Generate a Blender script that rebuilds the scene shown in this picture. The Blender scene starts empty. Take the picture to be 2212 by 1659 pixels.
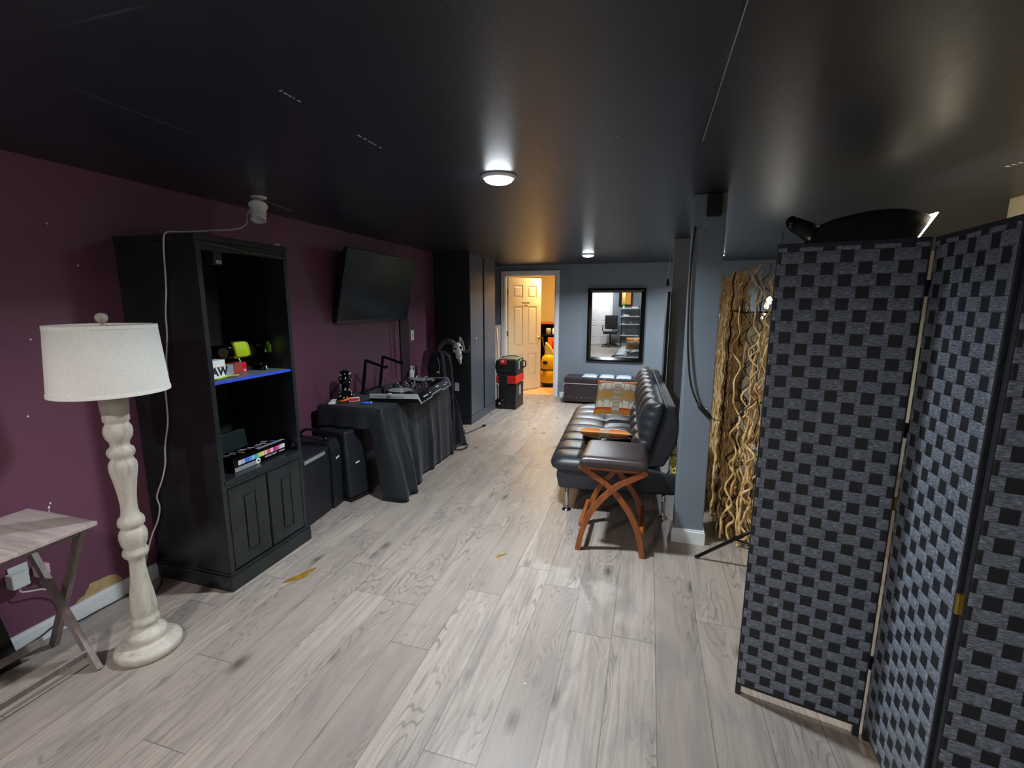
import bpy, bmesh, math, random
from mathutils import Vector, Matrix, noise as mnoise
random.seed(7)
C = bpy.context.scene.collection
R = math.radians
PI = math.pi

# ------------------------------------------------------------------ camera
cam_d = bpy.data.cameras.new('camera'); cam = bpy.data.objects.new('camera', cam_d); C.objects.link(cam)
YAW, PITCH, ROLL, FPX, EYE = 0.285558835, 0.170551335, 0.001839265, 1002.14987, 1.55
fw = Vector((-math.sin(YAW)*math.cos(PITCH), math.cos(YAW)*math.cos(PITCH), -math.sin(PITCH)))
rt = Vector((math.cos(YAW), math.sin(YAW), 0)); up = rt.cross(fw)
r2 = math.cos(ROLL)*rt + math.sin(ROLL)*up; u2 = -math.sin(ROLL)*rt + math.cos(ROLL)*up
mw = Matrix((r2, u2, -fw)).transposed().to_4x4(); mw.translation = (0, 0, EYE)
cam.matrix_world = mw
cam_d.sensor_width = 36; cam_d.lens = FPX/2212*36; cam_d.clip_start = 0.05
bpy.context.scene.camera = cam

# ------------------------------------------------------------------ view, world
vs = bpy.context.scene.view_settings
vs.view_transform = 'Standard'; vs.look = 'None'; vs.gamma = 1; vs.use_curve_mapping = False
vs.exposure = 1.25
w = bpy.data.worlds.new('world'); bpy.context.scene.world = w; w.use_nodes = True
w.node_tree.nodes['Background'].inputs[0].default_value = (0.75, 0.85, 1, 1)
w.node_tree.nodes['Background'].inputs[1].default_value = 0.045

# lamp tables: ceiling light position (x, y), strength
CEIL = 2.186
# ceiling lights: x, y, dome radiance, downward disk watts, colour
LIGHTS = [(-0.765, 2.36, 22, 20, (0.84, 0.93, 1.0)), (-0.80, 6.19, 22, 22, (0.88, 0.95, 1.0)),
          (-1.50, -0.35, 12, 14, (1.0, 0.96, 0.95)), (0.10, -0.72, 8, 4.2, (1.0, 0.97, 0.95)),
          (0.80, 6.60, 15, 16, (0.88, 0.95, 1.0))]
for x, y, dome, watt, col in LIGHTS:
    ld = bpy.data.lights.new('downlight', 'AREA'); ld.shape = 'DISK'; ld.size = .13; ld.energy = watt; ld.color = col; ld.spread = R(160 if y < 0 else 150)
    lo = bpy.data.objects.new('downlight', ld); C.objects.link(lo); lo.location = (x, y, CEIL-.042)
SOFTBOX_POWER = 9.5
BACKROOM_POWER = 165

# ------------------------------------------------------------------ materials
def hexc(h):
    v = [int(h[i:i+2], 16)/255 for i in (0, 2, 4)]
    return tuple(c/12.92 if c <= .04045 else ((c+.055)/1.055)**2.4 for c in v)
class NT:
    def __init__(s, name):
        s.m = bpy.data.materials.new(name); s.m.use_nodes = True; s.t = s.m.node_tree
        s.b = s.t.nodes['Principled BSDF']
    def n(s, typ, **kw):
        nd = s.t.nodes.new(typ)
        for k, v in kw.items():
            if k.startswith('i_'):
                key = k[2:]; key = int(key) if key.isdigit() else key
                s.put(nd.inputs[key], v)
            else: setattr(nd, k, v)
        return nd
    def put(s, sock, v):
        if hasattr(v, 'is_output') or isinstance(v, bpy.types.NodeSocket): s.t.links.new(v, sock)
        elif isinstance(v, tuple) and len(v) == 3 and sock.type == 'RGBA': sock.default_value = (*v, 1)
        else: sock.default_value = v
    def ma(s, op, a, b=None, c=None):
        nd = s.t.nodes.new('ShaderNodeMath'); nd.operation = op
        for i, v in enumerate((a, b, c)):
            if v is not None: s.put(nd.inputs[i], v)
        return nd.outputs[0]
    def mix(s, f, a, b, blend='MIX'):
        nd = s.t.nodes.new('ShaderNodeMix'); nd.data_type = 'RGBA'; nd.blend_type = blend
        s.put(nd.inputs[0], f); s.put(nd.inputs[6], a); s.put(nd.inputs[7], b)
        return nd.outputs[2]
    def coord(s, which='Object'):
        return s.t.nodes.new('ShaderNodeTexCoord').outputs[which]
    def sep(s, v):
        nd = s.t.nodes.new('ShaderNodeSeparateXYZ'); s.put(nd.inputs[0], v); return nd.outputs
    def comb(s, x, y, z):
        nd = s.t.nodes.new('ShaderNodeCombineXYZ')
        for i, v in enumerate((x, y, z)): s.put(nd.inputs[i], v)
        return nd.outputs[0]
    def noise(s, vec, scale=5, detail=4, rough=.55, dist=0):
        nd = s.t.nodes.new('ShaderNodeTexNoise'); s.put(nd.inputs['Vector'], vec)
        nd.inputs['Scale'].default_value = scale; nd.inputs['Detail'].default_value = detail
        nd.inputs['Roughness'].default_value = rough; nd.inputs['Distortion'].default_value = dist
        return nd.outputs['Fac']
    def ramp(s, f, stops):
        nd = s.t.nodes.new('ShaderNodeValToRGB'); s.put(nd.inputs[0], f); e = nd.color_ramp.elements
        while len(e) < len(stops): e.new(.5)
        for i, (p, c) in enumerate(stops):
            e[i].position = p; c = c if isinstance(c, tuple) else (c, c, c); e[i].color = (*c, 1)
        return nd.outputs[0]
    def bump(s, h, strength=.2, dist=.01):
        nd = s.t.nodes.new('ShaderNodeBump'); nd.inputs['Strength'].default_value = strength
        nd.inputs['Distance'].default_value = dist; s.put(nd.inputs['Height'], h)
        s.t.links.new(nd.outputs[0], s.b.inputs['Normal'])
    def set(s, **kw):
        for k, v in kw.items():
            s.put(s.b.inputs[{'color': 'Base Color', 'rough': 'Roughness', 'metal': 'Metallic', 'spec': 'Specular IOR Level', 'coat': 'Coat Weight', 'trans': 'Transmission Weight', 'alpha': 'Alpha'}[k]], v)
        return s.m
def plain(name, h, rough=.5, metal=0, var=.12, scale=14, bump=0, bscale=120, spec=.5, coat=0):
    """solid colour with gentle procedural mottling and optional fine bump"""
    t = NT(name); c = hexc(h) if isinstance(h, str) else h
    co = t.coord()
    f = t.noise(co, scale, 3)
    lo = tuple(v*(1-var) for v in c); hi = tuple(min(1, v*(1+var)) for v in c)
    t.set(color=t.ramp(f, [(.3, lo), (.7, hi)]), rough=rough, metal=metal, spec=spec, coat=coat)
    if bump: t.bump(t.noise(co, bscale, 3), bump, .004)
    return t.m
def emit(name, col, strength):
    t = NT(name); t.set(color=col)
    t.b.inputs['Emission Color'].default_value = (*col, 1); t.b.inputs['Emission Strength'].default_value = strength
    return t.m
M = {}
M['maroon'] = plain('maroon wall paint', '70445a', .42, var=.06, scale=2.5, bump=.25, bscale=160)
M['greywall'] = plain('slate grey wall paint', '747e89', .45, var=.05, scale=2, bump=.25, bscale=160)
M['closet'] = plain('charcoal closet paint', '4b5159', .35, var=.08, scale=3, bump=.1)
M['closet_side'] = plain('black closet side paint', '22262c', .5, var=.1)
M['beige'] = plain('beige wall paint', 'c9bda0', .55, var=.04, scale=2)
M['white'] = plain('white trim paint', 'dfe3e6', .35, var=.03, scale=6)
M['whiteplastic'] = plain('white plastic', 'd9dddd', .35, var=.03)
M['black'] = plain('black satin paint', '101314', .3, var=.25, scale=9, bump=.06, bscale=60)
M['blackcase'] = plain('black bookcase paint', '1e2325', .28, var=.3, scale=7, bump=.12, bscale=40)
M['blackmatte'] = plain('matte black', '08080a', .7, var=.2)
M['blackmetal'] = plain('black powder coated metal', '0c0d10', .35, metal=.4)
M['blackgloss'] = plain('glossy black', '060606', .12, var=.2)
M['screen'] = plain('dark glass screen', '05070a', .2, var=.1, spec=.25)
M['vinyl'] = plain('black vinyl covering', '1c1f26', .45, var=.2, scale=30, bump=.5, bscale=260)
M['chrome'] = plain('chrome', 'd6d9dd', .12, metal=1, var=.03)
M['brass'] = plain('brass', 'b89b4a', .3, metal=.9)
M['shelfblue'] = plain('blue painted shelf edge', '2a4fd0', .4, var=.1)
M['shelftop'] = plain('grey shelf board', '69747c', .4, var=.1)
M['neon'] = plain('neon yellow green paper', 'c4e01f', .6, var=.04)
M['neondim'] = plain('green paper note', '7a9a1c', .6, var=.04)
M['paper'] = plain('white card', 'e4e7ea', .5, var=.02)
M['silver'] = plain('silver plastic', 'b9bec2', .3, metal=.5, var=.05)
M['red'] = plain('red plastic', 'd3261f', .35, var=.06)
M['redbox'] = plain('red card', 'd81f33', .4, var=.06)
M['darkred'] = plain('dull red card', 'a04038', .5, var=.15)
M['orange'] = plain('orange plastic', 'e8702a', .4, var=.08)
M['blue'] = plain('blue plastic', '2660e0', .35, var=.06)
M['green'] = plain('green plastic', '4cae3a', .4, var=.06)
M['yellow'] = plain('yellow plastic', 'f0b800', .38, var=.05)
M['pink'] = plain('pale pink plastic', 'e7b9bd', .35, var=.03)
M['toolblack'] = plain('black tool box plastic', '15171a', .45, var=.15, bump=.2, bscale=200)
M['toolgrey'] = plain('grey green tool lid', '6a6a55', .5, var=.1)
M['darkbrownleather'] = plain('dark brown leather', '2c2226', .32, var=.15, bump=.3, bscale=140)
M['nickel'] = plain('nickel nail head', 'c9c5bf', .25, metal=1)
M['bone'] = plain('bone', 'd9dce0', .6, var=.08, bump=.5, bscale=50)
M['mirror'] = plain('mirror glass', 'f0f4f4', .015, metal=1, var=0)
M['cream'] = plain('cream backdrop fabric', 'd8cbb4', .8, var=.05)
M['drywall'] = plain('torn drywall paper', 'b79f70', .8, var=.18, scale=25, bump=.5, bscale=90)
M['backwall'] = plain('storeroom wall paint', 'dcc890', .6, var=.04, scale=2)
M['backfloor'] = plain('storeroom tile floor', 'd6b27c', .45, var=.08, scale=5)
M['doorpaint'] = plain('ivory door paint', 'd8cdb4', .38, var=.02, scale=4)
M['cord'] = plain('white cord', 'd9d6d8', .45, var=.04)
M['blackcord'] = plain('black cord', '0b0b0c', .45)
M['flower'] = plain('yellow petals', 'c9b34a', .6, var=.2)
M['garment'] = plain('black cloth', '121319', .85, var=.3, bump=.5, bscale=300)
M['stain'] = plain('mustard spill', '8a6b2a', .3, var=.25, scale=30)

def mk_ceiling():
    t = NT('black painted ceiling board'); co = t.coord(); x, y, z = t.sep(co)
    fx = t.ma('ABSOLUTE', t.ma('SUBTRACT', t.ma('FRACT', t.ma('DIVIDE', t.ma('ADD', x, 12.55), .62)), .5))
    fy = t.ma('ABSOLUTE', t.ma('SUBTRACT', t.ma('FRACT', t.ma('DIVIDE', t.ma('ADD', y, 10.73), 1.22)), .5))
    lx = t.ma('LESS_THAN', fx, .006); ly = t.ma('LESS_THAN', fy, .0028)
    line = t.ma('MAXIMUM', lx, ly)
    msk = t.ramp(t.noise(co, 1.3, 2), [(.5, 0.0), (.66, 1.0)])
    base = t.ramp(t.noise(co, 3, 4), [(.3, hexc('1e222d')), (.7, hexc('262b38'))])
    linec = t.mix(msk, hexc('12141a'), hexc('484c53'))
    t.set(color=t.mix(line, base, linec), rough=.36, spec=.5)
    t.bump(t.ma('SUBTRACT', t.noise(co, 220, 2), t.ma('MULTIPLY', line, 2.)), .3, .002)
    return t.m
M['ceiling'] = mk_ceiling()

def mk_floor():
    t = NT('grey brown oak plank'); co = t.coord(); x, y, z = t.sep(co)
    px = t.ma('DIVIDE', t.ma('ADD', x, 9.775), .1975)
    ix = t.ma('FLOOR', px); fx = t.ma('FRACT', px)
    wn = t.n('ShaderNodeTexWhiteNoise', noise_dimensions='1D'); t.put(wn.inputs['W'], ix)
    py = t.ma('DIVIDE', t.ma('ADD', y, t.ma('MULTIPLY', wn.outputs['Value'], 7.3)), 1.22)
    iy = t.ma('FLOOR', py); fy = t.ma('FRACT', py)
    w2 = t.n('ShaderNodeTexWhiteNoise', noise_dimensions='2D'); t.put(w2.inputs['Vector'], t.comb(ix, iy, 0))
    rnd = w2.outputs['Value']; rc = t.sep(w2.outputs['Color'])
    # stretched coordinates, shifted per plank
    sx = t.ma('ADD', t.ma('MULTIPLY', x, 1.0), t.ma('MULTIPLY', rnd, 37.0))
    sy = t.ma('ADD', y, t.ma('MULTIPLY', rc[1], 53.0))
    big = t.noise(t.comb(t.ma('MULTIPLY', sx, 6.5), t.ma('MULTIPLY', sy, .95), 0), 1.0, 2.5, .5, .35)
    fine = t.noise(t.comb(t.ma('MULTIPLY', sx, 60), t.ma('MULTIPLY', sy, 2.2), rnd), 1.0, 5, .65)
    cloud = t.noise(t.comb(t.ma('MULTIPLY', sx, 9), t.ma('MULTIPLY', sy, 2.0), 3.), 1.0, 4, .6, .8)
    # contour rings: cathedral grain where a slow noise is banded
    ring = t.ma('SINE', t.ma('MULTIPLY', big, 150.0))
    ringm = t.ramp(ring, [(.5, 0.0), (.98, 1.0)])
    where = t.ramp(t.noise(t.comb(t.ma('MULTIPLY', sx, 4.5), t.ma('MULTIPLY', sy, 1.1), 9.), 1.0, 2), [(.44, 0.0), (.56, 1.0)])
    rings = t.ma('MULTIPLY', ringm, where)
    # knots and grey smudges
    vo = t.n('ShaderNodeTexVoronoi', feature='F1'); t.put(vo.inputs['Vector'], t.comb(t.ma('MULTIPLY', sx, 6.0), t.ma('MULTIPLY', sy, 2.6), 0)); vo.inputs['Scale'].default_value = 1.0
    vr = t.sep(vo.outputs['Color'])
    knot = t.ma('MULTIPLY', t.ramp(t.ma('ADD', vo.outputs['Distance'], t.ma('MULTIPLY', t.ma('SUBTRACT', fine, .5), .25)), [(.03, 1.0), (.2, 0.0)]), t.ma('GREATER_THAN', vr[0], .35))
    smud = t.ma('MULTIPLY', t.ramp(cloud, [(.46, 0.0), (.70, 1.0)]), .6)
    a = t.ramp(rnd, [(0.0, hexc('978c83')), (.5, hexc('a1968c')), (1.0, hexc('aca197'))])
    a = t.mix(t.ramp(fine, [(.35, .75), (.6, 0.0)]), a, hexc('8f837b'))
    a = t.mix(smud, a, hexc('777270'))
    a = t.mix(t.ma('MULTIPLY', rings, .7), a, hexc('716a61'))
    a = t.mix(t.ma('MULTIPLY', knot, .85), a, hexc('4b4642'))
    ex = t.ma('MINIMUM', fx, t.ma('SUBTRACT', 1.0, fx)); ey = t.ma('MINIMUM', fy, t.ma('SUBTRACT', 1.0, fy))
    seam = t.ma('MAXIMUM', t.ma('LESS_THAN', ex, .0065), t.ma('LESS_THAN', ey, .0012))
    a = t.mix(t.ma('MULTIPLY', seam, .75), a, hexc('4e4844'))
    t.set(color=a, rough=t.ma('ADD', .34, t.ma('MULTIPLY', fine, .14)), spec=.45)
    t.bump(t.ma('SUBTRACT', t.ma('MULTIPLY', fine, .4), seam), .25, .0015)
    return t.m
M['floor'] = mk_floor()

def mk_leather(name, base, rough=.26, wrk=1.0):
    t = NT(name); co = t.coord()
    vo = t.n('ShaderNodeTexVoronoi', feature='DISTANCE_TO_EDGE'); t.put(vo.inputs['Vector'], co); vo.inputs['Scale'].default_value = 240
    wr = t.noise(co, 14, 5, .6, 1.2)
    t.set(color=t.ramp(t.noise(co, 9, 3), [(.3, tuple(v*.85 for v in hexc(base))), (.7, tuple(v*1.15 for v in hexc(base)))]), rough=t.ma('ADD', rough-.04, t.ma('MULTIPLY', wr, .1)), spec=.6)
    t.bump(t.ma('ADD', t.ma('MULTIPLY', vo.outputs['Distance'], .25), t.ma('MULTIPLY', wr, wrk)), .28, .008)
    return t.m
M['leather'] = mk_leather('black bonded leather', '24272c', .38)
M['stoolleather'] = mk_leather('espresso leather', '332a2b', .28, .12)

def mk_wood(name, c1, c2, axis=2, rough=.4, sc=1):
    t = NT(name); co = t.coord(); v = list(t.sep(co))
    for i in range(3): v[i] = t.ma('MULTIPLY', v[i], (3 if i == axis else 40)*sc)
    f = t.noise(t.comb(*v), 1, 4, .6, .6)
    t.set(color=t.ramp(f, [(.3, hexc(c1)), (.7, hexc(c2))]), rough=rough); t.bump(f, .15, .002)
    return t.m
M['cherry'] = mk_wood('cherry stained wood', '7c3d18', 'a05a2c', 2, .35)
M['traytop'] = mk_wood('grey washed oak veneer', 'a0938f', 'c9bbb5', 0, .45)
M['trayleg'] = mk_wood('grey washed oak leg', '6e6460', '8f8480', 2, .5)
M['broom'] = mk_wood('bare wood stick', 'cbb086', 'ddc79d', 2, .5)
def mk_lampbase():
    t = NT('whitewashed turned wood'); co = t.coord(); x, y, z = t.sep(co)
    f = t.noise(t.comb(t.ma('MULTIPLY', x, 22), t.ma('MULTIPLY', y, 22), t.ma('MULTIPLY', z, 5)), 1, 6, .7, 1.0)
    g = t.noise(co, 30, 5, .7)
    c = t.ramp(f, [(.28, hexc('8f887e')), (.45, hexc('b8b1a4')), (.7, hexc('cbc5b9'))])
    c = t.mix(t.ramp(g, [(.62, 0.0), (.78, .6)]), c, hexc('77706a'))
    t.set(color=c, rough=.55); t.bump(g, .25, .003)
    return t.m
M['lampbase'] = mk_lampbase()
def mk_shade():
    t = NT('off white linen shade'); co = t.coord()
    t.set(color=t.ramp(t.noise(co, 160, 2), [(.3, hexc('dedbd3')), (.7, hexc('ebe8e0'))]), rough=.85)
    t.bump(t.noise(co, 500, 2), .2, .001)
    return t.m
M['shade'] = mk_shade()

def mk_weave():
    """woven paper fibre panel: rows of wide silver strands with staggered near-black squares"""
    t = NT('woven black and silver paper fibre'); co = t.coord(); x, y, z = t.sep(co)
    RH, PX = .0383, .101
    rz = t.ma('DIVIDE', z, RH); row = t.ma('FLOOR', rz); fz = t.ma('FRACT', rz)
    sh = t.ma('MULTIPLY', t.ma('MODULO', row, 2.0), .5)
    px = t.ma('ADD', t.ma('DIVIDE', t.ma('ADD', x, 1.03), PX), sh); fx = t.ma('FRACT', px)
    dark = t.ma('LESS_THAN', fx, .35)
    str_ = t.noise(t.comb(t.ma('MULTIPLY', x, 60), y, t.ma('MULTIPLY', z, 420)), 1, 3, .6)
    str2 = t.noise(t.comb(t.ma('MULTIPLY', x, 420), y, t.ma('MULTIPLY', z, 60)), 1, 2, .6)
    light = t.ramp(str_, [(.3, hexc('3a4047')), (.5, hexc('717a86')), (.72, hexc('b4bdc9'))])
    dk = t.ramp(str2, [(.3, hexc('111215')), (.7, hexc('2a2c33'))])
    c = t.mix(dark, light, dk)
    edge = t.ma('MAXIMUM', t.ma('LESS_THAN', fz, .06), t.ma('LESS_THAN', t.ma('ABSOLUTE', t.ma('SUBTRACT', fx, .35)), .012))
    c = t.mix(t.ma('MULTIPLY', edge, .55), c, (.008, .008, .01))
    t.set(color=c, rough=.45, spec=.5)
    pill = t.ma('SINE', t.ma('MULTIPLY', fz, PI))
    h = t.ma('ADD', t.ma('MULTIPLY', pill, t.ma('SUBTRACT', 1.0, t.ma('MULTIPLY', dark, .8))), t.ma('MULTIPLY', str_, .5))
    t.bump(h, .55, .006)
    return t.m
M['weave'] = mk_weave()
M['weaveframe'] = plain('black wrapped frame', '24272e', .5, var=.3, scale=60, bump=.4, bscale=200)
M['twig'] = None
def mk_twig():
    t = NT('peeled willow twig'); co = t.coord()
    f = t.noise(co, 26, 4, .6); g = t.noise(co, 3.5, 2)
    c = t.ramp(f, [(.3, hexc('b08548')), (.5, hexc('e6bf7e')), (.7, hexc('fae4b8'))])
    t.set(color=t.mix(t.ramp(g, [(.45, 0.0), (.7, .35)]), c, hexc('9a6c38')), rough=.5); t.bump(f, .3, .003)
    return t.m
M['twig'] = mk_twig()
M['darktwig'] = plain('dark gap twig', '3a2714', .7, var=.4, scale=30)  # dark colour stands in for the shaded gaps between the pale twigs

def mk_cloth():
    t = NT('black table cloth'); co = t.coord()
    t.set(color=t.ramp(t.noise(co, 5, 3), [(.3, hexc('14181e')), (.7, hexc('1d2229'))]), rough=.62, spec=.35)
    t.b.inputs['Sheen Weight'].default_value = .12; t.b.inputs['Sheen Roughness'].default_value = .4
    t.bump(t.noise(co, 600, 2), .2, .001)
    return t.m
M['cloth'] = mk_cloth()
def mk_pillow():
    t = NT('southwestern woven pillow cloth'); co = t.coord(); x, y, z = t.sep(co)
    u = t.ma('DIVIDE', x, .21); v = t.ma('DIVIDE', y, .21)
    au = t.ma('ABSOLUTE', u); av = t.ma('ABSOLUTE', v)
    cream = hexc('e9dfcb'); tan = hexc('bda07c'); gold = hexc('cf9a52')
    st = t.ma('LESS_THAN', t.ma('FRACT', t.ma('MULTIPLY', au, 3.6)), .12)
    c = t.mix(st, cream, hexc('a89c86'))
    zig = t.ma('ADD', av, t.ma('MULTIPLY', t.ma('ABSOLUTE', t.ma('SUBTRACT', t.ma('FRACT', t.ma('MULTIPLY', au, 2.4)), .5)), .22))
    c = t.mix(t.ma('LESS_THAN', zig, .38), c, tan)
    c = t.mix(t.ma('LESS_THAN', zig, .26), c, gold)
    dots = t.ma('MULTIPLY', t.ma('LESS_THAN', t.ma('ABSOLUTE', t.ma('SUBTRACT', zig, .40)), .035), t.ma('LESS_THAN', t.ma('FRACT', t.ma('MULTIPLY', au, 4.8)), .18))
    c = t.mix(dots, c, hexc('7a3b30'))
    grad = t.ramp(av, [(.70, hexc('a32a14')), (.82, hexc('d8691c')), (.93, hexc('e39a35'))])
    c = t.mix(t.ma('GREATER_THAN', av, .70), c, grad)
    c = t.mix(t.ma('LESS_THAN', au, .17), c, t.ramp(t.ma('FRACT', t.ma('MULTIPLY', av, 5.0)), [(.45, hexc('b39c80')), (.55, hexc('cdbba0'))]))
    c = t.mix(t.ma('GREATER_THAN', au, .93), c, hexc('cf6a35'))
    t.set(color=c, rough=.8); t.bump(t.noise(co, 300, 2), .25, .002)
    return t.m
M['pillow'] = mk_pillow()
M['piping'] = plain('tan piping', 'c9a27a', .7)

# ------------------------------------------------------------------ mesh helpers
class MB:
    def __init__(s): s.bm = bmesh.new(); s.mi = 0; s.sm = True
    def _f(s, vs, smooth=None):
        try: f = s.bm.faces.new(vs)
        except ValueError: return
        f.material_index = s.mi; f.smooth = s.sm if smooth is None else smooth
    def box(s, c, size, M4=None, bev=0.0, seg=2):
        """c centre, size full; M4 optional Matrix applied about centre"""
        b = bmesh.new(); bmesh.ops.create_cube(b, size=1)
        for v in b.verts: v.co = Vector((v.co.x*size[0], v.co.y*size[1], v.co.z*size[2]))
        if bev > 0: bmesh.ops.bevel(b, geom=b.edges[:], offset=min(bev, min(size)*.49), segments=seg, affect='EDGES', profile=.6)
        T = Matrix.Translation(Vector(c)) @ (M4.to_4x4() if M4 else Matrix())
        s._merge(b, T, smooth=False); return s
    def bx(s, x0, x1, y0, y1, z0, z1, bev=0.0):
        return s.box(((x0+x1)/2, (y0+y1)/2, (z0+z1)/2), (abs(x1-x0), abs(y1-y0), abs(z1-z0)), None, bev)
    def _merge(s, b, T, smooth):
        m = {}
        for v in b.verts: m[v.index] = s.bm.verts.new(T @ v.co)
        b.verts.index_update()
        for f in b.faces: s._f([m[v.index] for v in f.verts], smooth)
        b.free()
    def lathe(s, prof, seg=24, T=None, cap=True):
        T = T or Matrix(); rings = []
        for r, z in prof:
            if r < 1e-5: rings.append([s.bm.verts.new(T @ Vector((0, 0, z)))])
            else: rings.append([s.bm.verts.new(T @ Vector((r*math.cos(2*PI*i/seg), r*math.sin(2*PI*i/seg), z))) for i in range(seg)])
        for a, b in zip(rings, rings[1:]):
            for i in range(seg):
                j = (i+1) % seg
                if len(a) == 1 and len(b) == 1: continue
                if len(a) == 1: s._f([a[0], b[j], b[i]])
                elif len(b) == 1: s._f([a[i], a[j], b[0]])
                else: s._f([a[i], a[j], b[j], b[i]])
        if cap:
            for rg, fl in ((rings[0], True), (rings[-1], False)):
                if len(rg) > 2: s._f(rg[::-1] if fl else rg, False)
        return s
    def cyl(s, p0, p1, r0, r1=None, seg=14, cap=True):
        p0, p1 = Vector(p0), Vector(p1); r1 = r0 if r1 is None else r1; d = p1-p0
        T = Matrix.Translation(p0) @ d.to_track_quat('Z', 'Y').to_matrix().to_4x4()
        return s.lathe([(r0, 0), (r1, d.length)], seg, T, cap)
    def tube(s, pts, r, seg=8, sub=0, flat=None, cap=True):
        """tube along points; r number or list; sub = catmull subdivisions; flat=(a,b) cross-section scale"""
        P = [Vector(p) for p in pts]; Rr = list(r) if hasattr(r, '__len__') else [r]*len(P)
        if sub:
            Q, S = [], []
            for i in range(len(P)-1):
                p0, p1, p2, p3 = P[max(i-1, 0)], P[i], P[i+1], P[min(i+2, len(P)-1)]
                for k in range(sub):
                    t = k/sub
                    Q.append(.5*((2*p1)+(-p0+p2)*t+(2*p0-5*p1+4*p2-p3)*t*t+(-p0+3*p1-3*p2+p3)*t**3)); S.append(Rr[i]*(1-t)+Rr[i+1]*t)
            Q.append(P[-1]); S.append(Rr[-1]); P, Rr = Q, S
        rings = []; ref = None
        for i, p in enumerate(P):
            d = (P[min(i+1, len(P)-1)]-P[max(i-1, 0)]).normalized()
            if ref is None: ref = d.orthogonal().normalized() if flat is None else (Vector(flat[2])-d*d.dot(Vector(flat[2]))).normalized()
            a = (ref-d*ref.dot(d)).normalized(); b = d.cross(a); ref = a
            fa, fb = (flat[0], flat[1]) if flat else (1, 1)
            if flat and seg == 4:
                rings.append([s.bm.verts.new(p+a*fa*x*Rr[i]+b*fb*y*Rr[i]) for x, y in ((1, 1), (-1, 1), (-1, -1), (1, -1))])
            else:
                rings.append([s.bm.verts.new(p+Rr[i]*(a*fa*math.cos(2*PI*k/seg)+b*fb*math.sin(2*PI*k/seg))) for k in range(seg)])
        sm = None if seg > 4 else False
        for A, B in zip(rings, rings[1:]):
            for k in range(seg): s._f([A[k], A[(k+1) % seg], B[(k+1) % seg], B[k]], sm)
        if cap: s._f(rings[0][::-1], False); s._f(rings[-1], False)
        return s
    def ball(s, c, r, seg=16, rings=10, T=None):
        r = r if hasattr(r, '__len__') else (r, r, r)
        D = Matrix.Translation(Vector(c)) @ (T.to_4x4() if T else Matrix()) @ Matrix.Diagonal((*r, 1))
        return s.lathe([(math.sin(PI*i/rings) if 0 < i < rings else 0, -math.cos(PI*i/rings)) for i in range(rings+1)], seg, D, False)
    def prism(s, poly, vec, smooth=False):
        v = Vector(vec); A = [s.bm.verts.new(Vector(p)) for p in poly]; B = [s.bm.verts.new(Vector(p)+v) for p in poly]
        s._f(A[::-1], False); s._f(B, False); n = len(A)
        for i in range(n): s._f([A[i], A[(i+1) % n], B[(i+1) % n], B[i]], smooth)
        return s
    def grid(s, fn, nu, nv, closeu=False):
        V = [[s.bm.verts.new(Vector(fn(i/nu, j/nv))) for j in range(nv+1)] for i in range(nu+(0 if closeu else 1))]
        n = len(V)
        for i in range(nu):
            for j in range(nv): s._f([V[i][j], V[(i+1) % n][j], V[(i+1) % n][j+1], V[i][j+1]])
        return V
    def slab(s, fn_top, fn_bot, nu, nv):
        """closed cushion from a top and a bottom sheet over the unit square that share their rim"""
        idx = {}
        def rim(i, j): return i in (0, nu) or j in (0, nv)
        for i in range(nu+1):
            for j in range(nv+1):
                a = s.bm.verts.new(Vector(fn_top(i/nu, j/nv))); idx[0, i, j] = a
                idx[1, i, j] = a if rim(i, j) else s.bm.verts.new(Vector(fn_bot(i/nu, j/nv)))
        for i in range(nu):
            for j in range(nv):
                s._f([idx[0, i, j], idx[0, i+1, j], idx[0, i+1, j+1], idx[0, i, j+1]])
                s._f([idx[1, i, j+1], idx[1, i+1, j+1], idx[1, i+1, j], idx[1, i, j]])
        return s
    def text(s, body, size, T, depth=.0008, bold=0.0):
        cu = bpy.data.curves.new('t', 'FONT'); cu.body = body; cu.size = size; cu.extrude = depth; cu.offset = size*bold; cu.align_x = 'CENTER'; cu.align_y = 'CENTER'; cu.resolution_u = 2
        o = bpy.data.objects.new('t', cu); me = bpy.data.meshes.new_from_object(o)
        b = bmesh.new(); b.from_mesh(me); b.verts.index_update(); s._merge(b, T, False)
        bpy.data.objects.remove(o); bpy.data.curves.remove(cu); bpy.data.meshes.remove(me)
        return s
    def build(s, name, mats, parent=None, loc=None, rot=None):
        bmesh.ops.recalc_face_normals(s.bm, faces=s.bm.faces[:])
        me = bpy.data.meshes.new(name); s.bm.to_mesh(me); s.bm.free()
        for m in (mats if isinstance(mats, (list, tuple)) else [mats]): me.materials.append(M[m] if isinstance(m, str) else m)
        o = bpy.data.objects.new(name, me); C.objects.link(o)
        if parent: o.parent = parent
        if loc is not None: o.location = loc
        if rot is not None: o.rotation_euler = rot
        return o
def tag(o, label=None, cat=None, group=None, kind=None):
    if label: o['label'] = label
    if cat: o['category'] = cat
    if group: o['group'] = group
    if kind: o['kind'] = kind
    return o
def thing(name, label, cat, loc=(0, 0, 0), rotz=0, group=None, rot=None):
    o = bpy.data.objects.new(name, None); C.objects.link(o); o.empty_display_size = .1
    o.location = loc; o.rotation_euler = rot or (0, 0, rotz)
    return tag(o, label, cat, group)
def copy_tree(o, parent=None):
    c = o.copy(); C.objects.link(c)
    if parent: c.parent = parent
    for ch in list(o.children): copy_tree(ch, c)
    return c
def RZ(a): return Matrix.Rotation(a, 4, 'Z')
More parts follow.
